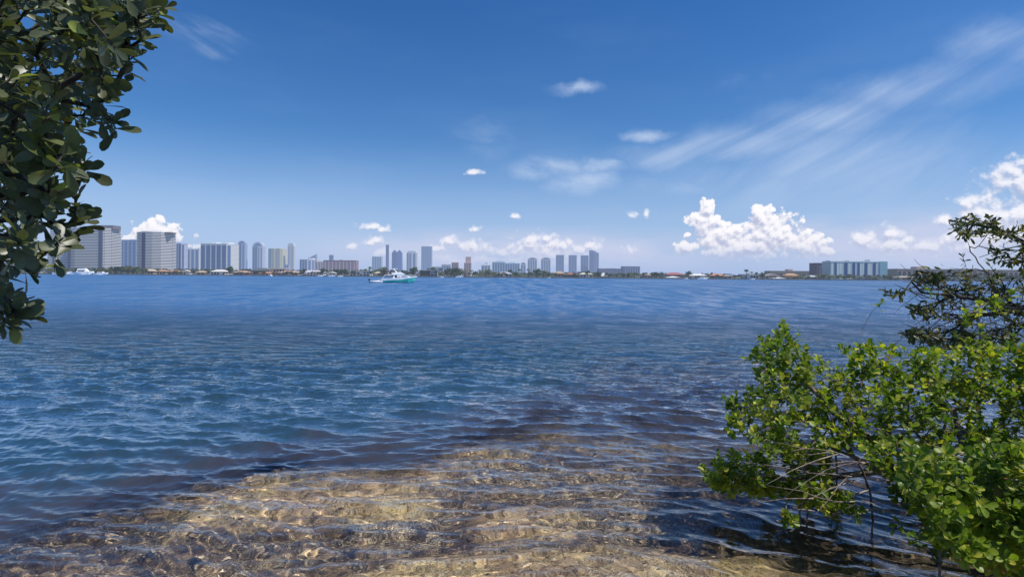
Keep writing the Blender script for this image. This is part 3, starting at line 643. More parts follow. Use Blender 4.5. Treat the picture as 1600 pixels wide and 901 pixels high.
# ------------------------------------------------------------------ boats
def loft(secs, n_half=5):
    """secs: list of (x, halfwidth_deck, halfwidth_chine, z_keel, z_chine, z_deck)"""
    b = MB(); rows = []
    for (x, wd, wc, zk, zc, zd) in secs:
        rows.append([(x, -wd, zd), (x, -wc, zc), (x, 0, zk), (x, wc, zc), (x, wd, zd)])
    vs = [v for r in rows for v in r]; fs = []
    for i in range(len(rows)-1):
        for j in range(4): fs.append((i*5+j, (i+1)*5+j, (i+1)*5+j+1, i*5+j+1))
        fs.append((i*5+4, (i+1)*5+4, (i+1)*5, i*5))
    fs.append((0, 1, 2, 3, 4)); k = (len(rows)-1)*5; fs.append((k+4, k+3, k+2, k+1, k))
    return b.add(vs, fs)
def pmat(col, rough=0.3, name="paint", spec=0.5):
    m, t = mat(name)
    pos = t.n('ShaderNodeTexCoord').outputs['Object']
    c = t.mix(t.m('MULTIPLY', t.noise(pos, 1.7, 4, 0.6), 0.22), col, tuple(x*0.6 for x in col))
    t.n('ShaderNodeOutputMaterial', {0: t.n('ShaderNodeBsdfPrincipled', {'Base Color': c, 'Roughness': rough, 'Specular IOR Level': spec}).outputs[0]})
    return m
white_gel = pmat(lin(250, 250, 250), 0.35, "white_gelcoat"); teal = pmat(lin(84, 204, 190), 0.3, "teal_hull_paint"); dkglass = pmat(lin(34, 36, 50), 0.15, "tinted_glass")
navyp = pmat(lin(26, 34, 50), 0.5, "dark_bottom_paint"); steel = pmat(lin(190, 194, 200), 0.3, "stainless_tube"); canvas = pmat(lin(236, 234, 236), 0.8, "canvas")
BY = 145.0
bx0, bx1 = px2x(596, BY), px2x(650, BY); bl = bx1-bx0
br = empty("cabin_cruiser", (bx0, BY, 0.0), math.radians(8)); tag(br, "white cabin cruiser with turquoise hull on the open bay", "boat")
k = bl/9.2
def L_(*a): return tuple(q*k for q in a)
hull = loft([L_(0.5, 1.35, 1.15, -0.35, 0.0, 0.85), L_(2.5, 1.45, 1.25, -0.45, 0.0, 0.9), L_(5.0, 1.45, 1.2, -0.45, 0.02, 1.05), L_(7.0, 1.15, 0.8, -0.35, 0.12, 1.28), L_(8.2, 0.6, 0.3, -0.1, 0.4, 1.45), L_(9.0, 0.06, 0.03, 0.9, 1.1, 1.55)])
hull.build("hull", teal, br)
loft([L_(0.48, 1.42, 1.38, 0.50, 0.55, 1.14), L_(2.5, 1.52, 1.47, 0.62, 0.66, 1.18), L_(5.0, 1.54, 1.48, 0.82, 0.86, 1.36), L_(7.0, 1.24, 1.17, 1.10, 1.14, 1.58), L_(8.2, 0.72, 0.64, 1.34, 1.38, 1.72), L_(9.35, 0.10, 0.06, 1.52, 1.55, 1.80)]).build("gunwale", white_gel, br)
loft([L_(0.49, 1.36, 1.17, -0.36, -0.02, 0.10), L_(5.0, 1.46, 1.23, -0.46, -0.02, 0.12), L_(7.2, 1.0, 0.75, -0.3, -0.02, 0.14)]).build("boot_stripe", navyp, br)
MB().add([L_(-0.6, -1.2, 0.15), L_(0.5, -1.35, 0.15), L_(0.5, -1.35, 1.1), L_(0.2, -1.3, 1.1), L_(-0.6, 1.2, 0.15), L_(0.5, 1.35, 0.15), L_(0.5, 1.35, 1.1), L_(0.2, 1.3, 1.1), L_(-0.6, -1.2, 0.3), L_(-0.6, 1.2, 0.3)],
         [(0, 1, 2, 3, 8), (9, 7, 6, 5, 4), (0, 8, 9, 4), (8, 3, 7, 9), (3, 2, 6, 7), (1, 5, 6, 2), (0, 4, 5, 1)]).build("swim_platform", white_gel, br)
MB().add([L_(3.0, -1.15, 1.15), L_(8.0, -0.55, 1.62), L_(8.0, 0.55, 1.62), L_(3.0, 1.15, 1.15), L_(3.4, -1.0, 2.05), L_(5.9, -0.9, 2.12), L_(5.9, 0.9, 2.12), L_(3.4, 1.0, 2.05)],
         [(0, 1, 5, 4), (1, 2, 6, 5), (2, 3, 7, 6), (3, 0, 4, 7), (4, 5, 6, 7)]).build("cabin", white_gel, br)
for s in (-1, 1):
    def side(x, z):   # point on the cabin side, pushed out 3 cm
        f = (z-1.3)/0.8; w = 1.15-(x-3.0)*0.10-f*0.12
        return (x, s*(w+0.05), z)
    for q in ([(5.2, 1.48), (6.9, 1.66), (5.85, 2.02), (5.2, 2.0)], [(3.5, 1.35), (5.0, 1.46), (5.0, 1.98), (3.6, 1.95)]):
        vs = [L_(*side(*p_)) for p_ in q]
        MB().add(vs+[(v[0], v[1]-s*0.12, v[2]) for v in vs], [(0, 1, 2, 3), (7, 6, 5, 4), (0, 4, 5, 1), (1, 5, 6, 2), (2, 6, 7, 3), (3, 7, 4, 0)]).build("window", dkglass, br)
MB().add([L_(3.1, -1.15, 2.1), L_(6.3, -0.95, 2.2), L_(6.3, 0.95, 2.2), L_(3.1, 1.15, 2.1), L_(2.6, -1.15, 2.65), L_(4.9, -0.95, 2.9), L_(4.9, 0.95, 2.9), L_(2.6, 1.15, 2.65)],
         [(0, 1, 5, 4), (1, 2, 6, 5), (2, 3, 7, 6), (3, 0, 4, 7), (4, 5, 6, 7), (3, 2, 1, 0)]).build("flybridge", white_gel, br)
MB().tube([L_(4.1, -0.9, 2.6), L_(3.2, -0.85, 3.7), L_(3.2, 0.85, 3.7), L_(4.1, 0.9, 2.6)], [0.13*k]*4, 6).build("radar_arch", white_gel, br)
MB().box(*L_(2.8, 4.1), *L_(-0.85, 0.85), *L_(3.64, 3.80)).build("hardtop", canvas, br)
MB().add([L_(0.9, -1.25, 1.9), L_(3.2, -1.15, 2.1), L_(3.2, 1.15, 2.1), L_(0.9, 1.25, 1.9), L_(0.9, -1.25, 2.06), L_(3.2, -1.15, 2.3), L_(3.2, 1.15, 2.3), L_(0.9, 1.25, 2.06)],
         [(0, 1, 5, 4), (1, 2, 6, 5), (2, 3, 7, 6), (3, 0, 4, 7), (4, 5, 6, 7), (3, 2, 1, 0)]).build("awning", canvas, br)
for s in (-1, 1):
    MB().tube([L_(-0.2, s*1.25, 0.6), L_(0.95, s*1.25, 1.98)], [0.09*k]*2, 5).build("awning_post", steel, br)
    MB().tube([L_(5.6, s*1.3, 1.36), L_(6.0, s*1.2, 1.75), L_(7.6, s*0.8, 1.98), L_(9.2, s*0.1, 2.1)], [0.022*k]*4, 5).build("rail", steel, br)
dr = empty("dinghy", (px2x(576, BY), BY+0.4, 0.0), math.radians(4)); tag(dr, "small white inflatable dinghy with dark outboard, towed behind the cruiser", "dinghy")
dl = px2x(597, BY)-px2x(577, BY); kk = dl/3.4
def D_(*a): return tuple(q*kk for q in a)
MB().tube([D_(0.3, -0.65, 0.3), D_(2.2, -0.65, 0.32), D_(3.0, -0.35, 0.42), D_(3.3, 0, 0.48), D_(3.0, 0.35, 0.42), D_(2.2, 0.65, 0.32), D_(0.3, 0.65, 0.3)], [0.2*kk, 0.21*kk, 0.2*kk, 0.19*kk, 0.2*kk, 0.21*kk, 0.2*kk], 8).build("tube", white_gel, dr, True)
MB().box(*D_(0.35, 2.9), *D_(-0.5, 0.5), *D_(0.05, 0.2)).build("floor", canvas, dr)
MB().box(*D_(1.3, 1.6), *D_(-0.6, 0.6), *D_(0.38, 0.46)).build("seat", canvas, dr)
ob = MB().add([D_(-0.15, -0.22, 0.55), D_(0.35, -0.22, 0.6), D_(0.35, 0.22, 0.6), D_(-0.15, 0.22, 0.55), D_(-0.1, -0.16, 1.0), D_(0.3, -0.16, 0.95), D_(0.3, 0.16, 0.95), D_(-0.1, 0.16, 1.0)],
         [(0, 1, 5, 4), (1, 2, 6, 5), (2, 3, 7, 6), (3, 0, 4, 7), (4, 5, 6, 7), (3, 2, 1, 0)]).build("outboard_motor", navyp, dr)
MB().tube([D_(0.1, 0, 0.6), D_(0.0, 0, -0.35)], [0.09*kk, 0.06*kk], 6).build("motor_leg", navyp, ob)
def moored(label, px, py_len, Y, s, rz=0.0, col=None, cabin=True, flare=1.0):
    r = empty("moored_boat", (px2x(px, Y), Y, 0.0), rz); tag(r, label, "boat")
    kq = s/8.0
    def Q(*a): return tuple(q*kq for q in a)
    c = col or white_gel
    loft([Q(-4, 1.2, 1.0, -0.3, 0, 0.9), Q(0, 1.35, 1.1, -0.35, 0, 1.0), Q(2.5, 1.0, 0.7, -0.2, 0.15, 1.2), Q(4, 0.05, 0.03, 0.7, 0.8, 1.4)]).build("hull", c, r)
    if cabin:
        MB().add([Q(-2, -0.9, 0.95), Q(2.2, -0.6, 1.15), Q(2.2, 0.6, 1.15), Q(-2, 0.9, 0.95), Q(-1.6, -0.8, 1.9*flare), Q(0.9, -0.6, 1.95*flare), Q(0.9, 0.6, 1.95*flare), Q(-1.6, 0.8, 1.9*flare)],
                 [(0, 1, 5, 4), (1, 2, 6, 5), (2, 3, 7, 6), (3, 0, 4, 7), (4, 5, 6, 7)]).build("cabin", c, r)
        MB().box(*Q(-1.5, 0.9), *Q(-0.93, 0.93), *Q(1.35, 1.7)).build("window", dkglass, r)
    else:
        MB().box(*Q(-0.6, 0.5), *Q(-0.5, 0.5), *Q(0.9, 1.5)).build("console", c, r)
        MB().tube([Q(-1.8, 0, 0.9), Q(-1.8, 0, 2.1)], [0.05*kq]*2, 5).build("post", steel, r)
        MB().box(*Q(-2.0, 0.9), *Q(-0.9, 0.9), *Q(2.1, 2.2)).build("canopy", canvas, r)
    return r
moored("large white motor yacht moored under the widest lilac tower", 130, 0, 640, 24, 0.1, flare=1.25)
moored("long low white boat left of the large motor yacht", 98, 0, 640, 20, 0.05, cabin=False)
moored("white boat moored right of the large motor yacht", 158, 0, 643, 15, 0.2)
moored("small white boat below the cream bowed tower", 422, 0, 641, 7, 2.6)
moored("small white boat at the dock below the white porch house", 500, 0, 642, 7, 0.3)
moored("white boat at the dock below the long brick block", 518, 0, 643, 8, 0.2)
moored("little white open boat beside the modern strip window house", 532, 0, 641, 6, 0.4, cabin=False)
moored("white boat moored below the stepped pink tan tower", 718, 0, 643, 9, 0.1)
moored("tiny white boat out on the bay right of the cruiser", 689, 0, 520, 5, 0.1, cabin=False)
moored("small white skiff below the twin arched towers", 858, 0, 640, 4, 0.2, cabin=False)
moored("white boat by the white sloping roof house", 1098, 0, 641, 12, 0.05)
moored("white boat by the red roofed house", 1072, 0, 641, 6, 0.3, cabin=False)
moored("white cruiser moored below the long tan apartment row behind the branches", 1447, 0, 642, 10, 0.05)
moored("small white boat below the tan house behind the branches", 1428, 0, 643, 7, 0.2)
moored("white boat lying off the pale blue flat house", 1176, 0, 643, 7, 0.2, cabin=False)

# ------------------------------------------------------------------ docks
woodm = fmat(lin(150, 138, 124), 640, 0.8, var=0.3, name="dock_wood")
for (px, L, W_, lab) in [(112, 20, 2.5, "long dock behind the large white motor yacht"), (250, 9, 3, "wooden dock below the low tan columned house"), (290, 8, 2.5, "wooden dock below the white gabled house"), (348, 10, 2.5, "dock below the domed white roof"),
                         (408, 9, 2.5, "wooden dock below the long dark roofed house"), (452, 8, 3, "dock below the long cream house"), (486, 9, 4, "dock below the white porch house"), (528, 8, 2.5, "dock left of the white strip window house"),
                         (592, 10, 2.5, "dock behind the cruiser's stern"), (666, 9, 3, "dock below the dark walled modern house"), (728, 9, 2.5, "dock below the tan townhouse"), (786, 8, 2.5, "dock below the pale teal blocks"),
                         (872, 9, 3, "dock below the first slate tower"), (914, 8, 2.5, "dock below the slanted tower"), (1012, 9, 2.5, "dock right of the pale grey block"), (1090, 9, 3, "dock beside the broad white sloping roof"),
                         (1140, 8, 3, "dock below the orange roofed house"), (1172, 9, 3, "dock in front of the white and pale blue house"), (1214, 9, 2.5, "dock in front of the white marquee"), (1330, 12, 3, "dock below the big white and blue block")]:
    d_ = empty("dock", (px2x(px, 646), 649.8, 0.0)); tag(d_, "small "+lab if not lab.startswith('long') else lab, "dock", "docks along the far shore")
    MB().box(-L/2, L/2, -W_, 0, 0.75, 1.0).build("deck", woodm, d_)
    for q in range(int(L/3)+1): MB().box(-L/2+q*3, -L/2+q*3+0.35, -W_-0.35, -W_+0.01, -1.5, 2.1).build("piling", woodm, d_)

# ------------------------------------------------------------------ trees on the far shore
def folmat(c1, c2, Y=650, trans=0.25, name="foliage", rough=0.6, hzf=None, hue=0.0):
    m, t = mat(name)
    g_ = t.n('ShaderNodeNewGeometry').outputs['Random Per Island']
    pos = t.n('ShaderNodeTexCoord').outputs['Object']
    c = t.mix(g_, c1, c2)
    c = t.mix(t.ss(t.noise(pos, 0.5, 3), 0.35, 0.65, 0.0, 0.5), c, tuple(x*0.45 for x in c1))
    b = t.n('ShaderNodeBsdfPrincipled', {'Base Color': c, 'Roughness': rough, 'Specular IOR Level': 0.3})
    tr = t.n('ShaderNodeBsdfTranslucent', {'Color': c})
    s = t.n('ShaderNodeMixShader', {0: trans, 1: b.outputs[0], 2: tr.outputs[0]})
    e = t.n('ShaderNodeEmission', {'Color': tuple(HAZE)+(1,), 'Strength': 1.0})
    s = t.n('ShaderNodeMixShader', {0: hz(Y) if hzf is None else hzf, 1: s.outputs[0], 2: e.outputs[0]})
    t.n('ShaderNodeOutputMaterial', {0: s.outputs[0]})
    return m
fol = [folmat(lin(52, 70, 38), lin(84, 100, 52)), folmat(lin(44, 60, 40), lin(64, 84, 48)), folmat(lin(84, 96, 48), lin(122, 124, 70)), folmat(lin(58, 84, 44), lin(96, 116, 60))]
barkf = fmat(lin(112, 98, 82), 650, name="far_bark")
def make_broad(seed, m, wide=1.0):
    r = random.Random(seed); root = empty("broadleaf_tree", (0, 0, 0))
    b = MB(); b.tube([(0, 0, -0.3), (0.1, 0, 0.25), (0.0, 0.05, 0.5)], [0.06, 0.045, 0.03], 5)
    for i in range(4):
        a = i*1.6+r.random(); b.tube([(0, 0, 0.3), (0.18*math.cos(a), 0.18*math.sin(a), 0.6)], [0.03, 0.012], 4)
    b.build("trunk", barkf, root)
    vs = []; fs = []
    lumps = [(r.gauss(0, 0.24*wide), r.gauss(0, 0.2), 0.38+r.random()*0.46, 0.12+r.random()*0.11) for _ in range(11)]
    for (cx_, cy_, cz_, rr) in lumps:
        for _ in range(46):
            d = Vector((r.gauss(0, 1), r.gauss(0, 1), r.gauss(0, 1))).normalized()*rr*(0.65+0.45*r.random())
            p_ = Vector((cx_, cy_, cz_))+Vector((d.x*wide, d.y, d.z*0.8)); s = 0.028+0.03*r.random()
            n_ = Vector((r.gauss(0, .8), r.gauss(0, .8), 1+r.gauss(0, .5))).normalized(); a = n_.orthogonal().normalized(); c_ = n_.cross(a)
            k0 = len(vs); vs += [p_+a*s, p_+c_*s, p_-a*s, p_-c_*s]; fs.append((k0, k0+1, k0+2, k0+3))
    MB().add(vs, fs).build("crown", m, root)
    return root
def make_palm(seed, m):
    r = random.Random(seed); root = empty("palm_tree", (0, 0, 0))
    lean = r.uniform(-0.08, 0.08)
    MB().tube([(0, 0, -0.02), (lean*0.4, 0, 0.3), (lean, 0, 0.6), (lean*1.3, 0, 0.82)], [0.028, 0.02, 0.018, 0.016], 6).build("trunk", barkf, root)
    b = MB(); top = Vector((lean*1.3, 0, 0.82))
    for i in range(17):
        a = i*2.4+r.random()*0.5; up = r.uniform(-0.25, 0.9); L = r.uniform(0.24, 0.32)
        d = Vector((math.cos(a), math.sin(a), up)).normalized(); pts = []
        for q in range(6):
            f_ = q/5; pts.append(top+d*L*f_+Vector((0, 0, -0.22*f_*f_)))
        s_ = d.cross(Vector((0, 0, 1))).normalized()
        for q in range(5):
            w0 = 0.045*math.sin(math.pi*(0.12+0.85*q/5)); w1 = 0.045*math.sin(math.pi*min(1, 0.12+0.85*(q+1)/5))
            for s in (-1, 1):
                b.add([pts[q], pts[q+1], pts[q+1]+s_*s*w1+Vector((0, 0, -w1*0.6)), pts[q]+s_*s*w0+Vector((0, 0, -w0*0.6))], [(0, 1, 2, 3)])
    b.build("crown", m, root)
    return root
protos = [make_broad(1, fol[0]), make_broad(2, fol[1], 1.3), make_broad(3, fol[2], 1.1), make_broad(4, fol[3], 0.8), make_broad(5, fol[1], 1.0), make_broad(6, fol[2], 1.5)]
palms = [make_palm(11, fol[0]), make_palm(12, fol[3]), make_palm(13, fol[2])]
used_p = set()
treelist = []
def place(proto, x, Y, h, w=1.0):
    if id(proto) not in used_p: used_p.add(id(proto)); r = proto
    else:
        r = proto.copy(); C.objects.link(r)
        for ch in list(proto.children):
            c = ch.copy(); C.objects.link(c); c.parent = r
    r.location = (x, Y, GZ); r.scale = (h*w, h*w, h)
    if r is not proto or True: r.rotation_euler = (0, 0, rnd.random()*0.7-0.35)
    return r
rt = random.Random(21)
spots = []
def height_px(px):           # how tall the shore planting stands in the photo
    return np.interp(px, [40, 180, 215, 300, 420, 500, 600, 640, 690, 760, 830, 1000, 1160, 1260, 1400, 1600], [7, 11, 10, 9, 9, 9, 12, 11, 11, 11, 12, 9, 8, 8, 8, 9])
px = 46.0
while px < 1600:
    hp = height_px(px)*rt.uniform(0.62, 1.15)
    front = rt.random() < 0.55
    Y = rt.uniform(654, 662) if front else rt.uniform(690, 730)
    if front: hp *= 0.78
    spots.append((px, Y, hp, 'b' if rt.random() < 0.74 else 'p')); px += rt.uniform(4.5, 11.5)
for q in [(1166, 664, 17.0, 'p'), (1175, 668, 13, 'p'), (1182, 672, 12, 'p'), (571, 690, 13, 'p'), (578, 666, 17, 'p'), (600, 664, 15, 'b'), (358, 656, 14, 'b'), (540, 662, 13, 'p'), (538, 665, 9, 'b'), (645, 660, 15, 'b'),
          (673, 690, 15, 'b'), (708, 658, 16, 'b'), (715, 660, 14, 'b'), (765, 664, 14, 'p'), (758, 658, 12, 'b'), (812, 658, 15, 'p'), (826, 660, 15, 'p'), (838, 662, 14, 'b'), (850, 664, 12, 'p'), (474, 660, 11, 'b'), (503, 658, 12, 'b'),
          (510, 660, 11, 'p'), (1075, 656, 12, 'b'), (1030, 656, 11, 'b'), (1022, 657, 10, 'b'), (1113, 657, 11, 'p'), (1191, 658, 11, 'b'), (1258, 658, 9, 'p'), (1283, 657, 9, 'b'), (200, 664, 13, 'b'), (192, 655, 8, 'b'), (215, 658, 9, 'p'),
          (917, 664, 12, 'b'), (934, 658, 10, 'b'), (968, 656, 8, 'p'), (976, 658, 8, 'p'), (984, 656, 8, 'p'), (992, 657, 8, 'p'), (1006, 658, 9, 'b'), (1370, 657, 8, 'p'), (1380, 657, 9, 'p'), (1390, 657, 9, 'b'), (180, 700, 13, 'b'),
          (188, 702, 13.5, 'b'), (198, 706, 14, 'b'), (206, 708, 13, 'b'), (212, 700, 12, 'b')]:
    spots.append(q)
for (px, Y, hp, kd) in sorted(spots):
    h = hp*mpp(Y)
    pr = rt.choice(protos) if kd == 'b' else rt.choice(palms)
    o = place(pr, px2x(px, Y), Y, h, 1.0 if kd == 'p' else rt.uniform(0.85, 1.35))
    treelist.append((px, Y, hp, kd, pr, o))
# labels: name the nearest landmark, then what sets the tree apart there
tone = {id(protos[0]): 'green bushy tree', id(protos[1]): 'wide dark green tree', id(protos[2]): 'olive green tree', id(protos[3]): 'narrow fresh green tree', id(protos[4]): 'dark round tree', id(protos[5]): 'low spreading olive tree',
        id(palms[0]): 'dark palm', id(palms[1]): 'green palm', id(palms[2]): 'yellowish palm'}
def short(lbl):
    w = lbl.split(); out_ = []
    for x in w:
        if x in ('below', 'behind', 'between', 'beside', 'under', 'in', 'right', 'left', 'rising', 'standing', 'set', 'directly', 'just') and len(out_) >= 3: break
        if x.endswith(',') and len(out_) >= 2: out_.append(x.strip(',')); break
        out_.append(x)
    while out_[-1] in ('with', 'a', 'the', 'and', 'of', 'at', 'on', 'its'): out_.pop()
    return ' '.join(out_[:9])
groups_ = {}
for (px, Y, hp, kd, pr, o) in treelist:
    lm = min(LAND, key=lambda q: abs(q[0]-px)); side = 'in front of' if abs(lm[0]-px) < 4 else ('left of' if px < lm[0] else 'right of')
    kind = tone[id(pr)]; key = (kind, side, short(lm[1]))
    groups_.setdefault(key, []).append((px, o))
ORD = ['first', 'second', 'third', 'fourth', 'fifth', 'sixth', 'seventh']
for (kind, side, lm), lst in groups_.items():
    lst.sort(key=lambda q: q[0])
    for i, (px, o) in enumerate(lst):
        lab = f"{kind} {side} the {lm}" if len(lst) == 1 else f"{ORD[i]} {kind} {side} the {lm}"
        tag(o, ' '.join(lab.split()[:16]), 'palm' if 'palm' in kind else 'tree', 'palms along the far shore' if 'palm' in kind else 'broadleaf trees along the far shore')
# far tree line on the horizon (reads as one mass)
wl = MB(); rr = random.Random(4)
for i in range(1500):
    px = rr.uniform(-40, 1640); Y = rr.uniform(760, 840); h = rr.uniform(4, 7.5)*(1.25 if px < 700 else 1.0); x = px2x(px, Y); s = rr.uniform(2.5, 5)
    for _ in range(5):
        p_ = Vector((x+rr.gauss(0, 3), Y+rr.gauss(0, 2), GZ+h*rr.uniform(0.3, 0.9))); n_ = Vector((rr.gauss(0, .5), -1, rr.gauss(0.5, .5))).normalized(); a = n_.orthogonal().normalized()*s*0.5; c_ = n_.cross(a)
        wl.add([p_+a, p_+c_*0.8, p_-a, p_-c_*0.8], [(0, 1, 2, 3)])
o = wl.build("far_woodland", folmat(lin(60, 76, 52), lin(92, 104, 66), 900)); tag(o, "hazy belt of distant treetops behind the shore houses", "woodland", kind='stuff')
# ------------------------------------------------------------------ foreground plants
def leafmat(name, c_dark, c_light, c_young, trans, young=0.12, rough=0.4, spec=0.5, brown=0.03):
    m, t = mat(name)
    r = t.n('ShaderNodeNewGeometry').outputs['Random Per Island']
    pos = t.n('ShaderNodeTexCoord').outputs['Object']
    big = t.noise(pos, 1.9, 3, 0.5)
    c = t.mix(t.m('ADD', t.m('MULTIPLY', r, 0.6), t.m('MULTIPLY', t.ss(big, 0.35, 0.65), 0.4)), c_dark, c_light)
    r2 = t.m('FRACT', t.m('MULTIPLY', r, 37.31))
    c = t.mix(t.ss(r2, 1-young-0.02, 1-young+0.02), c, c_young)
    c = t.mix(t.ss(t.noise(pos, 2.6, 2, 0.5), 0.54, 0.66, 0.0, young*4.5), c, c_young)
    c = t.mix(t.ss(t.noise(pos, 1.4, 2, 0.5), 0.50, 0.36, 0.0, 0.55), c, c_dark)
    r3 = t.m('FRACT', t.m('MULTIPLY', r, 91.7))
    c = t.mix(t.ss(r3, 1-brown-0.005, 1-brown), c, lin(128, 104, 50))
    c = t.mix(t.ss(t.noise(pos, 60, 3, 0.6), 0.45, 0.75, 0.0, 0.35), c, tuple(x*0.6 for x in c_dark))
    b = t.n('ShaderNodeBsdfPrincipled', {'Base Color': c, 'Roughness': rough, 'Specular IOR Level': spec})
    tc_ = t.mix(1.0, c, (1.25, 1.35, 0.55), 'MULTIPLY')
    tr = t.n('ShaderNodeBsdfTranslucent', {'Color': tc_})
    s = t.n('ShaderNodeMixShader', {0: trans, 1: b.outputs[0], 2: tr.outputs[0]})
    t.n('ShaderNodeOutputMaterial', {0: s.outputs[0]})
    return m
def barkmat(name, ca, cb):
    m, t = mat(name)
    pos = t.n('ShaderNodeTexCoord').outputs['Object']
    n_ = t.noise(t.vm('MULTIPLY', pos, (1, 1, 0.5)), 34, 5, 0.65)
    c = t.mix(t.ss(n_, 0.35, 0.65), ca, cb)
    bp_ = t.n('ShaderNodeBump', {'Height': n_, 'Distance': 0.004, 'Strength': 0.8})
    t.n('ShaderNodeOutputMaterial', {0: t.n('ShaderNodeBsdfPrincipled', {'Base Color': c, 'Roughness': 0.85, 'Normal': bp_.outputs[0]}).outputs[0]})
    return m
def inpoly(px, py, poly):
    c = False; j = len(poly)-1
    for i in range(len(poly)):
        xi, yi = poly[i]; xj, yj = poly[j]
        if (yi > py) != (yj > py) and px < (xj-xi)*(py-yi)/(yj-yi)+xi: c = not c
        j = i
    return c
def sample_poly(poly, n, r):
    xs = [p_[0] for p_ in poly]; ys_ = [p_[1] for p_ in poly]; out_ = []
    while len(out_) < n:
        x = r.uniform(min(xs), max(xs)); y = r.uniform(min(ys_), max(ys_))
        if inpoly(x, y, poly): out_.append((x, y))
    return out_
def grow(skel, targets, step=0.12, jit=0.02, sag=0.0, r=rnd, tipr=0.0022, expo=0.5, pull=0.35):
    """skel: list of polylines (first point of the first is the root). Returns nodes, parents, radii, tips."""
    pts = []; par = []
    for line, pa_ in skel:
        prev = pa_(pts) if callable(pa_) else pa_
        for q in line:
            pts.append(Vector(q)); par.append(prev if prev is not None else -1); prev = len(pts)-1
    dist = [0.0]*len(pts)
    for i in range(len(pts)):
        if par[i] >= 0: dist[i] = dist[par[i]]+(pts[i]-pts[par[i]]).length
    root = pts[0]
    arr = np.zeros((len(pts)+len(targets)*60, 3)); dd_ = np.zeros(len(arr)); n = len(pts)
    arr[:n] = [tuple(p_) for p_ in pts]; dd_[:n] = dist
    tips = []
    order = sorted(range(len(targets)), key=lambda i: min((targets[i]-p_).length for p_ in pts[::3]))
    for ti in order:
        T = targets[ti]; v = np.array(T)
        d = np.linalg.norm(arr[:n]-v, axis=1)+pull*dd_[:n]*0.35
        j = int(np.argmin(d)); A = Vector(arr[j]); L = (T-A).length; m_ = max(1, int(L/step))
        prev = j; side_ = Vector((r.gauss(0, 1), r.gauss(0, 1), r.gauss(0, 1)))*L*0.10
        for q in range(1, m_+1):
            f_ = q/m_; P_ = A.lerp(T, f_)+side_*math.sin(math.pi*f_)+Vector((0, 0, -sag*L*math.sin(math.pi*f_)))
            if q < m_: P_ += Vector((r.gauss(0, jit), r.gauss(0, jit), r.gauss(0, jit)))
            if n >= len(arr): break
            arr[n] = P_; dd_[n] = dd_[prev]+(P_-Vector(arr[prev])).length; par.append(prev); pts.append(P_); prev = n; n += 1
        tips.append(prev)
    cnt = np.zeros(n)
    for t_ in tips: cnt[t_] += 1
    for i in range(n-1, -1, -1):
        if par[i] >= 0: cnt[par[i]] += cnt[i]
    rad = tipr*np.maximum(cnt, 1)**expo
    return pts, par, rad, tips
def branch_mesh(pts, par, rad, name, m, parent, n=5):
    b = MB(); kids = {}
    for i, p_ in enumerate(par):
        if p_ >= 0: kids.setdefault(p_, []).append(i)
    # chains
    starts = [i for i in range(len(pts)) if par[i] < 0]; stack = []
    for s in starts:
        for k_ in kids.get(s, []): stack.append((s, k_))
    while stack:
        a, k_ = stack.pop(); chain = [a, k_]
        while kids.get(chain[-1]):
            ks = sorted(kids[chain[-1]], key=lambda q: -rad[q])
            for o_ in ks[1:]: stack.append((chain[-1], o_))
            chain.append(ks[0])
        rr_ = [min(rad[c], rad[chain[1]]*1.05) if i == 0 else rad[c] for i, c in enumerate(chain)]
        b.tube([pts[c] for c in chain], rr_, n if rad[chain[1]] < 0.008 else 8)
    return b.build(name, m, parent, True)
def leaf_template(L, Wd, nseg=4, curl=0.15, fold=0.18, shape='obov'):
    prof = {'obov': [0.06, 0.42, 0.86, 1.0, 0.62, 0.05], 'oval': [0.08, 0.75, 1.0, 0.85, 0.42, 0.03]}[shape]
    tt = [0.0, 0.28, 0.56, 0.78, 0.94, 1.0]
    if nseg == 3: prof = [prof[0], prof[2]*0.9, prof[3], prof[5]*2.5]; tt = [0, 0.45, 0.78, 1.0]
    vs = []; fs = []
    for i, (a, w) in enumerate(zip(tt, prof)):
        z = -curl*L*a*a
        w_ = w*Wd/2
        vs += [(a*L, -w_, z+fold*w_), (a*L, 0, z), (a*L, w_, z+fold*w_)]
    for i in range(len(tt)-1):
        k_ = i*3; fs += [(k_, k_+3, k_+4, k_+1), (k_+1, k_+4, k_+5, k_+2)]
    return np.array(vs), np.array(fs)
def leaves_mesh(items, tmpl, name, m, parent):
    """items: (base, direction, normal, scale)"""
    V0, F0 = tmpl; n = len(items); nv = len(V0)
    B = np.array([tuple(i[0]) for i in items]); D = np.array([tuple(i[1]) for i in items]); Nn = np.array([tuple(i[2]) for i in items]); S_ = np.array([i[3] for i in items])
    D /= np.linalg.norm(D, axis=1)[:, None]; Nn -= (Nn*D).sum(1)[:, None]*D; Nn /= np.linalg.norm(Nn, axis=1)[:, None]+1e-9; Sd = np.cross(Nn, D)
    wv = 0.85+0.3*nprng.random(n)
    Vv = B[:, None, :]+S_[:, None, None]*(V0[None, :, 0:1]*D[:, None, :]+V0[None, :, 1:2]*wv[:, None, None]*Sd[:, None, :]+V0[None, :, 2:3]*Nn[:, None, :])
    Ff = F0[None]+(np.arange(n)*nv)[:, None, None]
    return mesh_np(name, Vv.reshape(-1, 3), Ff.reshape(-1, 4), m, parent, smooth=True)
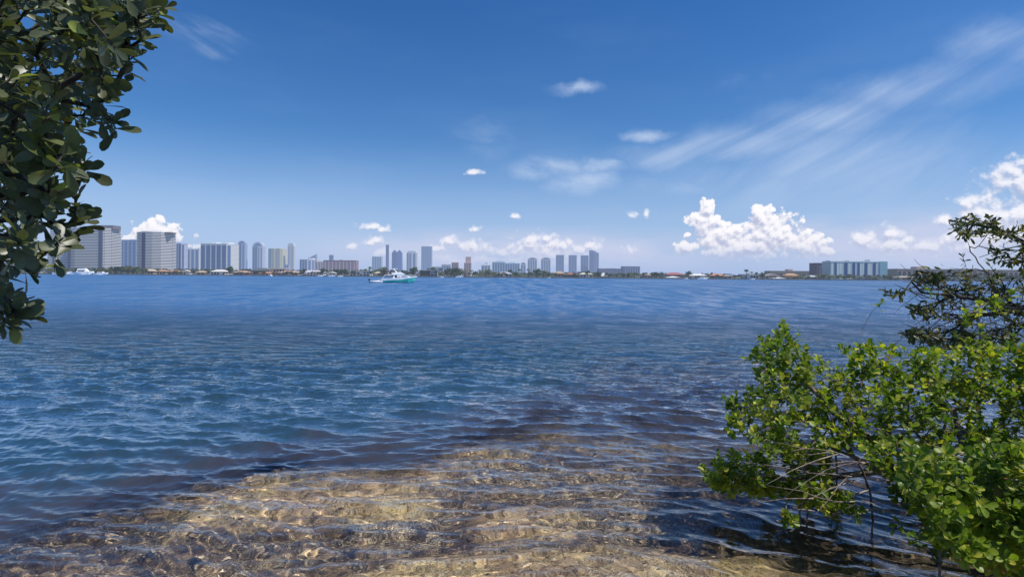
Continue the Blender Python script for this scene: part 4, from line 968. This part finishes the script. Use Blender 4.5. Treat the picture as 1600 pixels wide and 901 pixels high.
def rosettes(pts, par, tips, r, nl=(6, 9), up=0.5, out_ang=(25, 75), stem=0.0, size=(0.7, 1.15), back=0.05, sunw=0.7, droop=0.0):
    it = []
    for t_ in tips:
        P_ = pts[t_]; d = (P_-pts[par[t_]]).normalized() if par[t_] >= 0 else Vector((0, 0, 1))
        d = (d*(1-up)+Vector((r.gauss(0, 0.25), r.gauss(0, 0.25), 1))*up).normalized()
        a = d.orthogonal().normalized(); b = d.cross(a); n = r.randint(*nl); a0 = r.random()*6
        for i in range(n):
            f_ = i/max(1, n-1); ang = a0+i*2.4+r.gauss(0, 0.2); tilt = math.radians(out_ang[1]+(out_ang[0]-out_ang[1])*f_+r.gauss(0, 9))
            rad_ = a*math.cos(ang)+b*math.sin(ang)
            ld = d*math.cos(tilt)+rad_*math.sin(tilt)+Vector((0, 0, -droop*r.random()))
            nn = d*math.sin(tilt)-rad_*math.cos(tilt)
            nn = nn+Vector((r.gauss(0, .25), r.gauss(0, .25), sunw*0.6))
            it.append((P_-d*back*(1-f_)*r.uniform(0.5, 1.3), ld, nn, r.uniform(*size)*(1-0.25*f_)))
    return it
r1 = random.Random(3)
# ---- left: overhanging broadleaf tree
polyL = [(-60, -40), (262, -40), (262, 6), (236, 30), (226, 70), (196, 96), (196, 120), (172, 150), (172, 196), (138, 222), (116, 250), (118, 300), (112, 335), (70, 362), (62, 400), (48, 436), (-60, 442)]
tg = []
for (px, py) in sample_poly(polyL, 450, r1):
    px -= 18+max(0, py-180)*0.06
    if r1.random() < 0.10+max(0, py-200)/520: continue
    # keep sky windows
    hole = any(((px-hx)/rx)**2+((py-hy)/ry)**2 < 1 for hx, hy, rx, ry in [(58, 38, 22, 12), (72, 95, 14, 9), (128, 105, 14, 8), (112, 135, 14, 7), (30, 135, 10, 6), (28, 245, 14, 7), (110, 22, 14, 8), (20, 190, 9, 5), (145, 150, 12, 6), (60, 330, 8, 5), (92, 300, 9, 6)])
    if hole: continue
    tg.append(at(px, py, r1.uniform(1.35, 2.7)))
for q in [(258, 12, 1.7), (250, 20, 1.8), (222, 62, 1.75), (200, 92, 1.8), (190, 118, 1.9), (172, 152, 1.8), (178, 190, 1.75), (168, 186, 1.7), (122, 262, 1.7), (130, 255, 1.75), (118, 300, 1.7), (128, 340, 1.75), (118, 345, 1.7), (134, 345, 1.8), (98, 372, 1.55), (88, 352, 1.7), (60, 405, 1.6), (45, 425, 1.6)]:
    tg.append(at(*q))
low = [(-30, 470, 1.5), (6, 462, 1.45), (-10, 485, 1.5), (24, 486, 1.5), (40, 492, 1.55), (5, 500, 1.45), (16, 470, 1.6), (-40, 500, 1.5), (30, 476, 1.6)]
tg += [at(*q) for q in low]
# crown continuing overhead and out of frame to the left: shades the branches
for i in range(190):
    x = r1.uniform(-3.4, -0.15); y = r1.uniform(0.7, 3.4); z = r1.uniform(3.35, 4.7)
    if (z-CH)/y*F < 431+25 and y > 0 and abs(x/y) < 0.96: z = CH+y*0.56+r1.uniform(0, 0.8)
    if x > -0.9 and y < 1.3: continue
    tg.append(Vector((x, y, z)))
for i in range(160): tg.append(Vector((r1.uniform(-3.6, -1.7), r1.uniform(0.3, 1.5), r1.uniform(1.6, 3.4))))
tg = [q for q in tg if not (q.x > -1.25*q.y*0.0-0.62 and q.y < 1.0)]
trunk = [(-4.0, 1.4, 0.1), (-3.95, 1.5, 0.9), (-3.8, 1.6, 1.7), (-3.5, 1.7, 2.4), (-3.1, 1.8, 3.0), (-2.5, 1.9, 3.4), (-1.9, 2.0, 3.6)]
limb1 = [(-3.1, 1.75, 2.3), (-2.6, 1.85, 2.45), (-2.2, 1.9, 2.6)]
limb2 = [(-3.2, 1.6, 1.9), (-2.6, 1.65, 1.9), (-2.1, 1.65, 1.95)]
pts, par, rad, tips = grow([(trunk, None), (limb1, lambda P_: 3), (limb2, lambda P_: 2)], tg, step=0.11, jit=0.008, r=r1, tipr=0.0026, expo=0.42)
lt = empty("overhanging_tree", (-4.0, 1.4, 0.1))
def rel(pts_, o): return [p_-Vector(o) for p_ in pts_]
bk1 = barkmat("grey_bark", lin(70, 62, 54), lin(38, 34, 30))
P1 = rel(pts, (-4.0, 1.4, 0.1))
branch_mesh(P1, par, rad, "branches", bk1, lt)
it = rosettes(P1, par, tips, r1, nl=(8, 12), up=0.30, out_ang=(20, 85), size=(0.62, 1.12), back=0.07, sunw=0.45, droop=0.15)
lm1 = leafmat("thick_oval_leaf", lin(68, 76, 52), lin(108, 114, 84), lin(166, 174, 82), 0.28, young=0.05, rough=0.38, spec=0.45, brown=0.003)
leaves_mesh(it, leaf_template(0.080, 0.034, 5, 0.12, 0.25), "foliage", lm1, lt)
tag(lt, "dark thick leaved branches hanging in along the left picture edge", "tree")

# ---- right: bright green mangrove bush over the water
r2 = random.Random(8)
T2 = []
def fill(poly, n, ylo, yhi, slope=0.0, holes=()):
    for (px, py) in sample_poly(poly, n, r2):
        if any(((px-hx)/rx)**2+((py-hy)/ry)**2 < 1 for hx, hy, rx, ry in holes): continue
        q = at(px, py, r2.uniform(ylo, yhi)+slope*(700-py)/200.0)
        if q.z > 0.04: T2.append(q)
R1 = [(1135, 625), (1185, 600), (1172, 556), (1190, 530), (1220, 508), (1248, 524), (1278, 552), (1320, 582), (1318, 542), (1365, 534), (1424, 545), (1530, 532), (1680, 535), (1680, 700), (1560, 700), (1430, 694), (1300, 694), (1220, 712), (1140, 684)]
H1 = [(1345, 600, 9, 7), (1250, 668, 10, 12), (1300, 650, 10, 6), (1400, 655, 8, 8), (1380, 560, 12, 7), (1480, 590, 10, 8), (1546, 640, 18, 10), (1283, 590, 8, 8), (1448, 705, 20, 12)]
fill(R1, 900, 4.1, 5.0, 0.45, H1)
R2 = [(1092, 738), (1130, 702), (1188, 708), (1212, 738), (1288, 768), (1322, 782), (1270, 792), (1220, 772), (1130, 768)]
fill(R2, 130, 4.35, 4.75)
R3 = [(1412, 706), (1680, 690), (1680, 892), (1560, 890), (1510, 872), (1460, 846), (1436, 800), (1404, 742)]
fill(R3, 500, 3.0, 3.7, 0.25, [(1450, 790, 16, 10), (1500, 720, 16, 10), (1560, 760, 10, 8)])
R4 = [(1216, 700), (1300, 690), (1300, 770), (1230, 740)]
fill(R4, 45, 4.3, 4.8)
fill([(1340, 690), (1440, 690), (1440, 810), (1400, 770), (1360, 730)], 60, 3.8, 4.3)
fill([(1240, 750), (1330, 770), (1340, 800), (1290, 800)], 22, 4.1, 4.4)
for q in [(1235, 806, 4.15), (1240, 810, 4.1), (1228, 808, 4.2), (1318, 786, 4.3), (1330, 795, 4.25), (1345, 800, 4.2), (1428, 835, 3.8), (1436, 842, 3.8), (1398, 826, 3.9), (1468, 862, 3.65), (1480, 858, 3.7),
          (1222, 506, 5.3), (1228, 516, 5.3), (1216, 524, 5.3), (1188, 530, 5.2), (1196, 536, 5.2), (1248, 522, 5.3), (1166, 560, 5.0), (1176, 556, 5.0), (1132, 622, 4.9), (1140, 630, 4.8), (1315, 542, 5.2), (1322, 548, 5.2)]:
    T2.append(at(*q))
for i in range(150):    # the body of the bush continues out of frame
    T2.append(Vector((r2.uniform(4.0, 6.2), r2.uniform(3.6, 6.2), r2.uniform(0.5, 1.9))))
ro = at(1560, 872, 3.85); ro.z = -0.05
sk = [([ro, ro+Vector((-0.10, 0.10, 0.22)), at(1500, 800, 4.0), at(1440, 762, 4.15), at(1380, 735, 4.3), at(1330, 712, 4.4), at(1280, 690, 4.55)], None),
      ([at(1530, 780, 4.15), at(1515, 720, 4.35), at(1500, 680, 4.5), at(1490, 640, 4.7), at(1450, 590, 5.0)], lambda P_: 1),
      ([at(1420, 720, 4.3), at(1370, 690, 4.5), at(1310, 650, 4.7), at(1262, 600, 4.9), at(1235, 550, 5.2)], lambda P_: 3),
      ([at(1600, 800, 3.9), at(1640, 700, 4.2), at(1650, 620, 4.6)], lambda P_: 0),
      ([at(1300, 745, 4.45), at(1240, 748, 4.55), at(1180, 745, 4.55), at(1130, 742, 4.6)], lambda P_: 4)]
pts, par, rad, tips = grow(sk, T2, step=0.09, jit=0.012, r=r2, tipr=0.0021, expo=0.44)
mb_ = empty("mangrove_bush", ro)
P2 = rel(pts, ro)
bk2 = barkmat("pale_bark", lin(140, 124, 110), lin(66, 56, 48))
branch_mesh(P2, par, rad, "branches", bk2, mb_)
it = rosettes(P2, par, tips, r2, nl=(8, 13), up=0.42, out_ang=(15, 82), size=(0.65, 1.15), back=0.085, sunw=0.9)
lm2 = leafmat("bright_oval_leaf", lin(68, 98, 32), lin(142, 162, 50), lin(200, 196, 76), 0.46, young=0.13, rough=0.42, spec=0.4, brown=0.009)
leaves_mesh(it, leaf_template(0.071, 0.044, 5, 0.18, 0.3), "foliage", lm2, mb_)
tag(mb_, "bright green leafy bush leaning out over the shallow water at the right", "bush")

# bare arching prop roots and dead twigs beneath it: part of the same bush
b = MB(); r3 = random.Random(15)
for i in range(46):
    px, py = r3.uniform(1270, 1530), r3.uniform(700, 800); A = at(px, py, r3.uniform(3.9, 4.5))
    a = r3.uniform(2.4, 3.9); d = Vector((math.cos(a), r3.gauss(0, .4), r3.uniform(-0.35, 0.3))).normalized(); L = r3.uniform(0.2, 0.75); q = [A]
    for s in range(5):
        d = (d+Vector((r3.gauss(0, .16), r3.gauss(0, .16), r3.gauss(0, .14)-0.03))).normalized(); q.append(q[-1]+d*L/5)
    rr_ = r3.uniform(0.003, 0.007)
    b.tube([p_-ro for p_ in q], [rr_*(1-0.16*s) for s in range(6)], 5)
b.build("bare_twigs", barkmat("dead_wood", lin(176, 158, 144), lin(112, 98, 88)), mb_, True)

r6 = random.Random(41)
for i in range(16):
    j = r6.randrange(len(pts)); q0 = None
    for _ in range(400):
        j = r6.randrange(len(pts))
        if rad[j] > 0.0075 and 0.15 < pts[j].z < 0.9: q0 = pts[j]; break
    if q0 is None: continue
    dx_, dy_ = r6.gauss(-0.05, 0.16), r6.gauss(-0.05, 0.12); q = []
    for s in range(7):
        f_ = s/6; q.append(q0.lerp(Vector((q0.x+dx_, q0.y+dy_, -0.35)), f_)+Vector((dx_*0.8*math.sin(math.pi*f_), 0, 0.06*math.sin(math.pi*f_)))-ro)
    MB().tube(q, [0.011-0.0007*s for s in range(7)], 6).build("prop_root", bk2, mb_, True)

# ---- right, behind: darker sparse tree whose limbs reach over the water
r4 = random.Random(31)
T3 = []
def fill3(poly, n, ylo, yhi):
    for (px, py) in sample_poly(poly, n, r4):
        q = at(px, py, r4.uniform(ylo, yhi))
        if q.z > 0.1: T3.append(q)
fill3([(1484, 348), (1505, 336), (1545, 334), (1600, 346), (1680, 350), (1680, 372), (1580, 372), (1520, 368), (1490, 366)], 66, 6.2, 6.8)
fill3([(1496, 394), (1540, 386), (1600, 384), (1680, 380), (1680, 405), (1540, 396), (1500, 400)], 22, 6.2, 6.8)
fill3([(1545, 404), (1600, 400), (1700, 396), (1700, 520), (1600, 520), (1560, 500), (1545, 470), (1540, 430)], 115, 6.2, 7.4)
fill3([(1460, 430), (1500, 420), (1560, 425), (1580, 470), (1540, 510), (1470, 505), (1440, 490), (1455, 450)], 85, 6.2, 7.4)
fill3([(1415, 430), (1460, 425), (1470, 440), (1430, 446)], 18, 6.4, 7.0)
fill3([(1378, 450), (1410, 448), (1412, 462), (1384, 462)], 7, 6.4, 6.8)
fill3([(1412, 478), (1450, 470), (1470, 500), (1430, 492)], 12, 6.3, 6.8)
fill3([(1395, 520), (1460, 510), (1600, 515), (1600, 545), (1440, 548)], 100, 6.2, 7.0)
for i in range(120): T3.append(Vector((r4.uniform(6.6, 8.6), r4.uniform(5.6, 8.2), r4.uniform(1.0, 2.8))))
rt3 = Vector((8.2, 6.2, -0.3))
sk = [([rt3, Vector((8.0, 6.3, 0.5)), Vector((7.4, 6.5, 1.2)), at(1650, 500, 6.7), at(1600, 480, 6.7), at(1540, 470, 6.7), at(1490, 462, 6.7), at(1440, 457, 6.7), at(1424, 440, 6.7), at(1440, 424, 6.7)], None),
      ([Vector((7.6, 6.4, 1.9)), at(1650, 400, 6.5), at(1600, 378, 6.5), at(1560, 358, 6.5), at(1520, 350, 6.5)], lambda P_: 2),
      ([at(1600, 382, 6.4), at(1560, 392, 6.4), at(1530, 402, 6.4)], lambda P_: len(P_)-3),
      ([at(1470, 470, 6.6), at(1440, 480, 6.6), at(1418, 492, 6.6)], lambda P_: 6),
      ([at(1560, 488, 6.6), at(1520, 495, 6.6), at(1480, 490, 6.6)], lambda P_: 4)]
pts, par, rad, tips = grow(sk, T3, step=0.12, jit=0.015, r=r4, tipr=0.0036, expo=0.42)
dt_ = empty("shoreline_tree", rt3); P3 = rel(pts, rt3)
branch_mesh(P3, par, rad, "branches", barkmat("dark_bark", lin(62, 54, 52), lin(36, 32, 32)), dt_)
# fine bare twigs
it = rosettes(P3, par, tips, r4, nl=(6, 9), up=0.2, out_ang=(20, 85), size=(0.6, 1.15), back=0.16, sunw=0.6, droop=0.2)
lm3 = leafmat("dull_narrow_leaf", lin(56, 68, 34), lin(102, 106, 54), lin(156, 142, 72), 0.34, young=0.08, rough=0.5, brown=0.025)
leaves_mesh(it, leaf_template(0.088, 0.038, 3, 0.15, 0.25, 'oval'), "foliage", lm3, dt_)
b = MB()
for i in range(110):
    px, py = r4.uniform(1445, 1600), r4.uniform(425, 535); A = at(px, py, r4.uniform(6.3, 7.2))
    a = r4.uniform(2.3, 4.0); d = Vector((math.cos(a), r4.gauss(0, .4), math.sin(a)*0.7)).normalized(); L = r4.uniform(0.2, 0.6); q = [A]
    for s in range(4):
        d = (d+Vector((r4.gauss(0, .2), r4.gauss(0, .2), r4.gauss(0, .15)))).normalized(); q.append(q[-1]+d*L/4)
    b.tube([p_-rt3 for p_ in q], [0.005, 0.0045, 0.004, 0.003, 0.002], 4)
b.build("bare_twigs", barkmat("twig_bark", lin(104, 92, 92), lin(60, 52, 54)), dt_, True)
tag(dt_, "dark sparse tree reaching its crooked limbs over the water at the right", "tree")

# pebbles and shell bits on the bed of the shallows
b = MB(); r5 = random.Random(77)
def bedz(x, y):
    i = int(np.argmin(np.abs(ysb-y))); hw_ = 6.0+max(ysb[i], 0)*1.5; j = int(round((x/hw_+1)/2*(len(usb)-1))); return zs[i, min(max(j, 0), len(usb)-1)]
for i in range(1500):
    y = 1/r5.uniform(1/9.0, 1/3.0); x = r5.uniform(-1.0, 1.0)*y*1.0
    if y > edgeY(np.array([x]))[0]: continue
    z = bedz(x, y); s = r5.uniform(0.008, 0.026)*(1.6 if r5.random() < 0.1 else 1)
    vs = []
    for (a, c_, e_) in [(1, 0, 0), (0.4, 0.9, 0), (-0.6, 0.7, 0), (-1, -0.1, 0), (-0.3, -0.9, 0), (0.6, -0.7, 0), (0.3, 0.3, 0.6), (-0.35, 0.1, 0.65), (0.1, -0.4, 0.55)]:
        vs.append((x+s*a*r5.uniform(.8, 1.2), y+s*c_*r5.uniform(.8, 1.2), z+s*e_))
    b.add(vs, [(0, 1, 6), (1, 2, 7, 6), (2, 3, 7), (3, 4, 8, 7), (4, 5, 8), (5, 0, 6, 8), (6, 7, 8)])
pm, t = mat("pebble_mix")
rr_ = t.n('ShaderNodeNewGeometry').outputs['Random Per Island']
c = t.mix(rr_, lin(84, 66, 46), lin(196, 172, 130)); c = t.mix(t.ss(t.m('FRACT', t.m('MULTIPLY', rr_, 23.7)), 0.90, 0.92), c, lin(222, 206, 176))
t.n('ShaderNodeOutputMaterial', {0: t.n('ShaderNodeBsdfPrincipled', {'Base Color': c, 'Roughness': 0.7}).outputs[0]})
o = b.build("pebbles", pm); tag(o, "scattered brown stones and shell bits under the shallow water", "pebbles", kind='stuff')
o.cycles.is_caustics_receiver = True
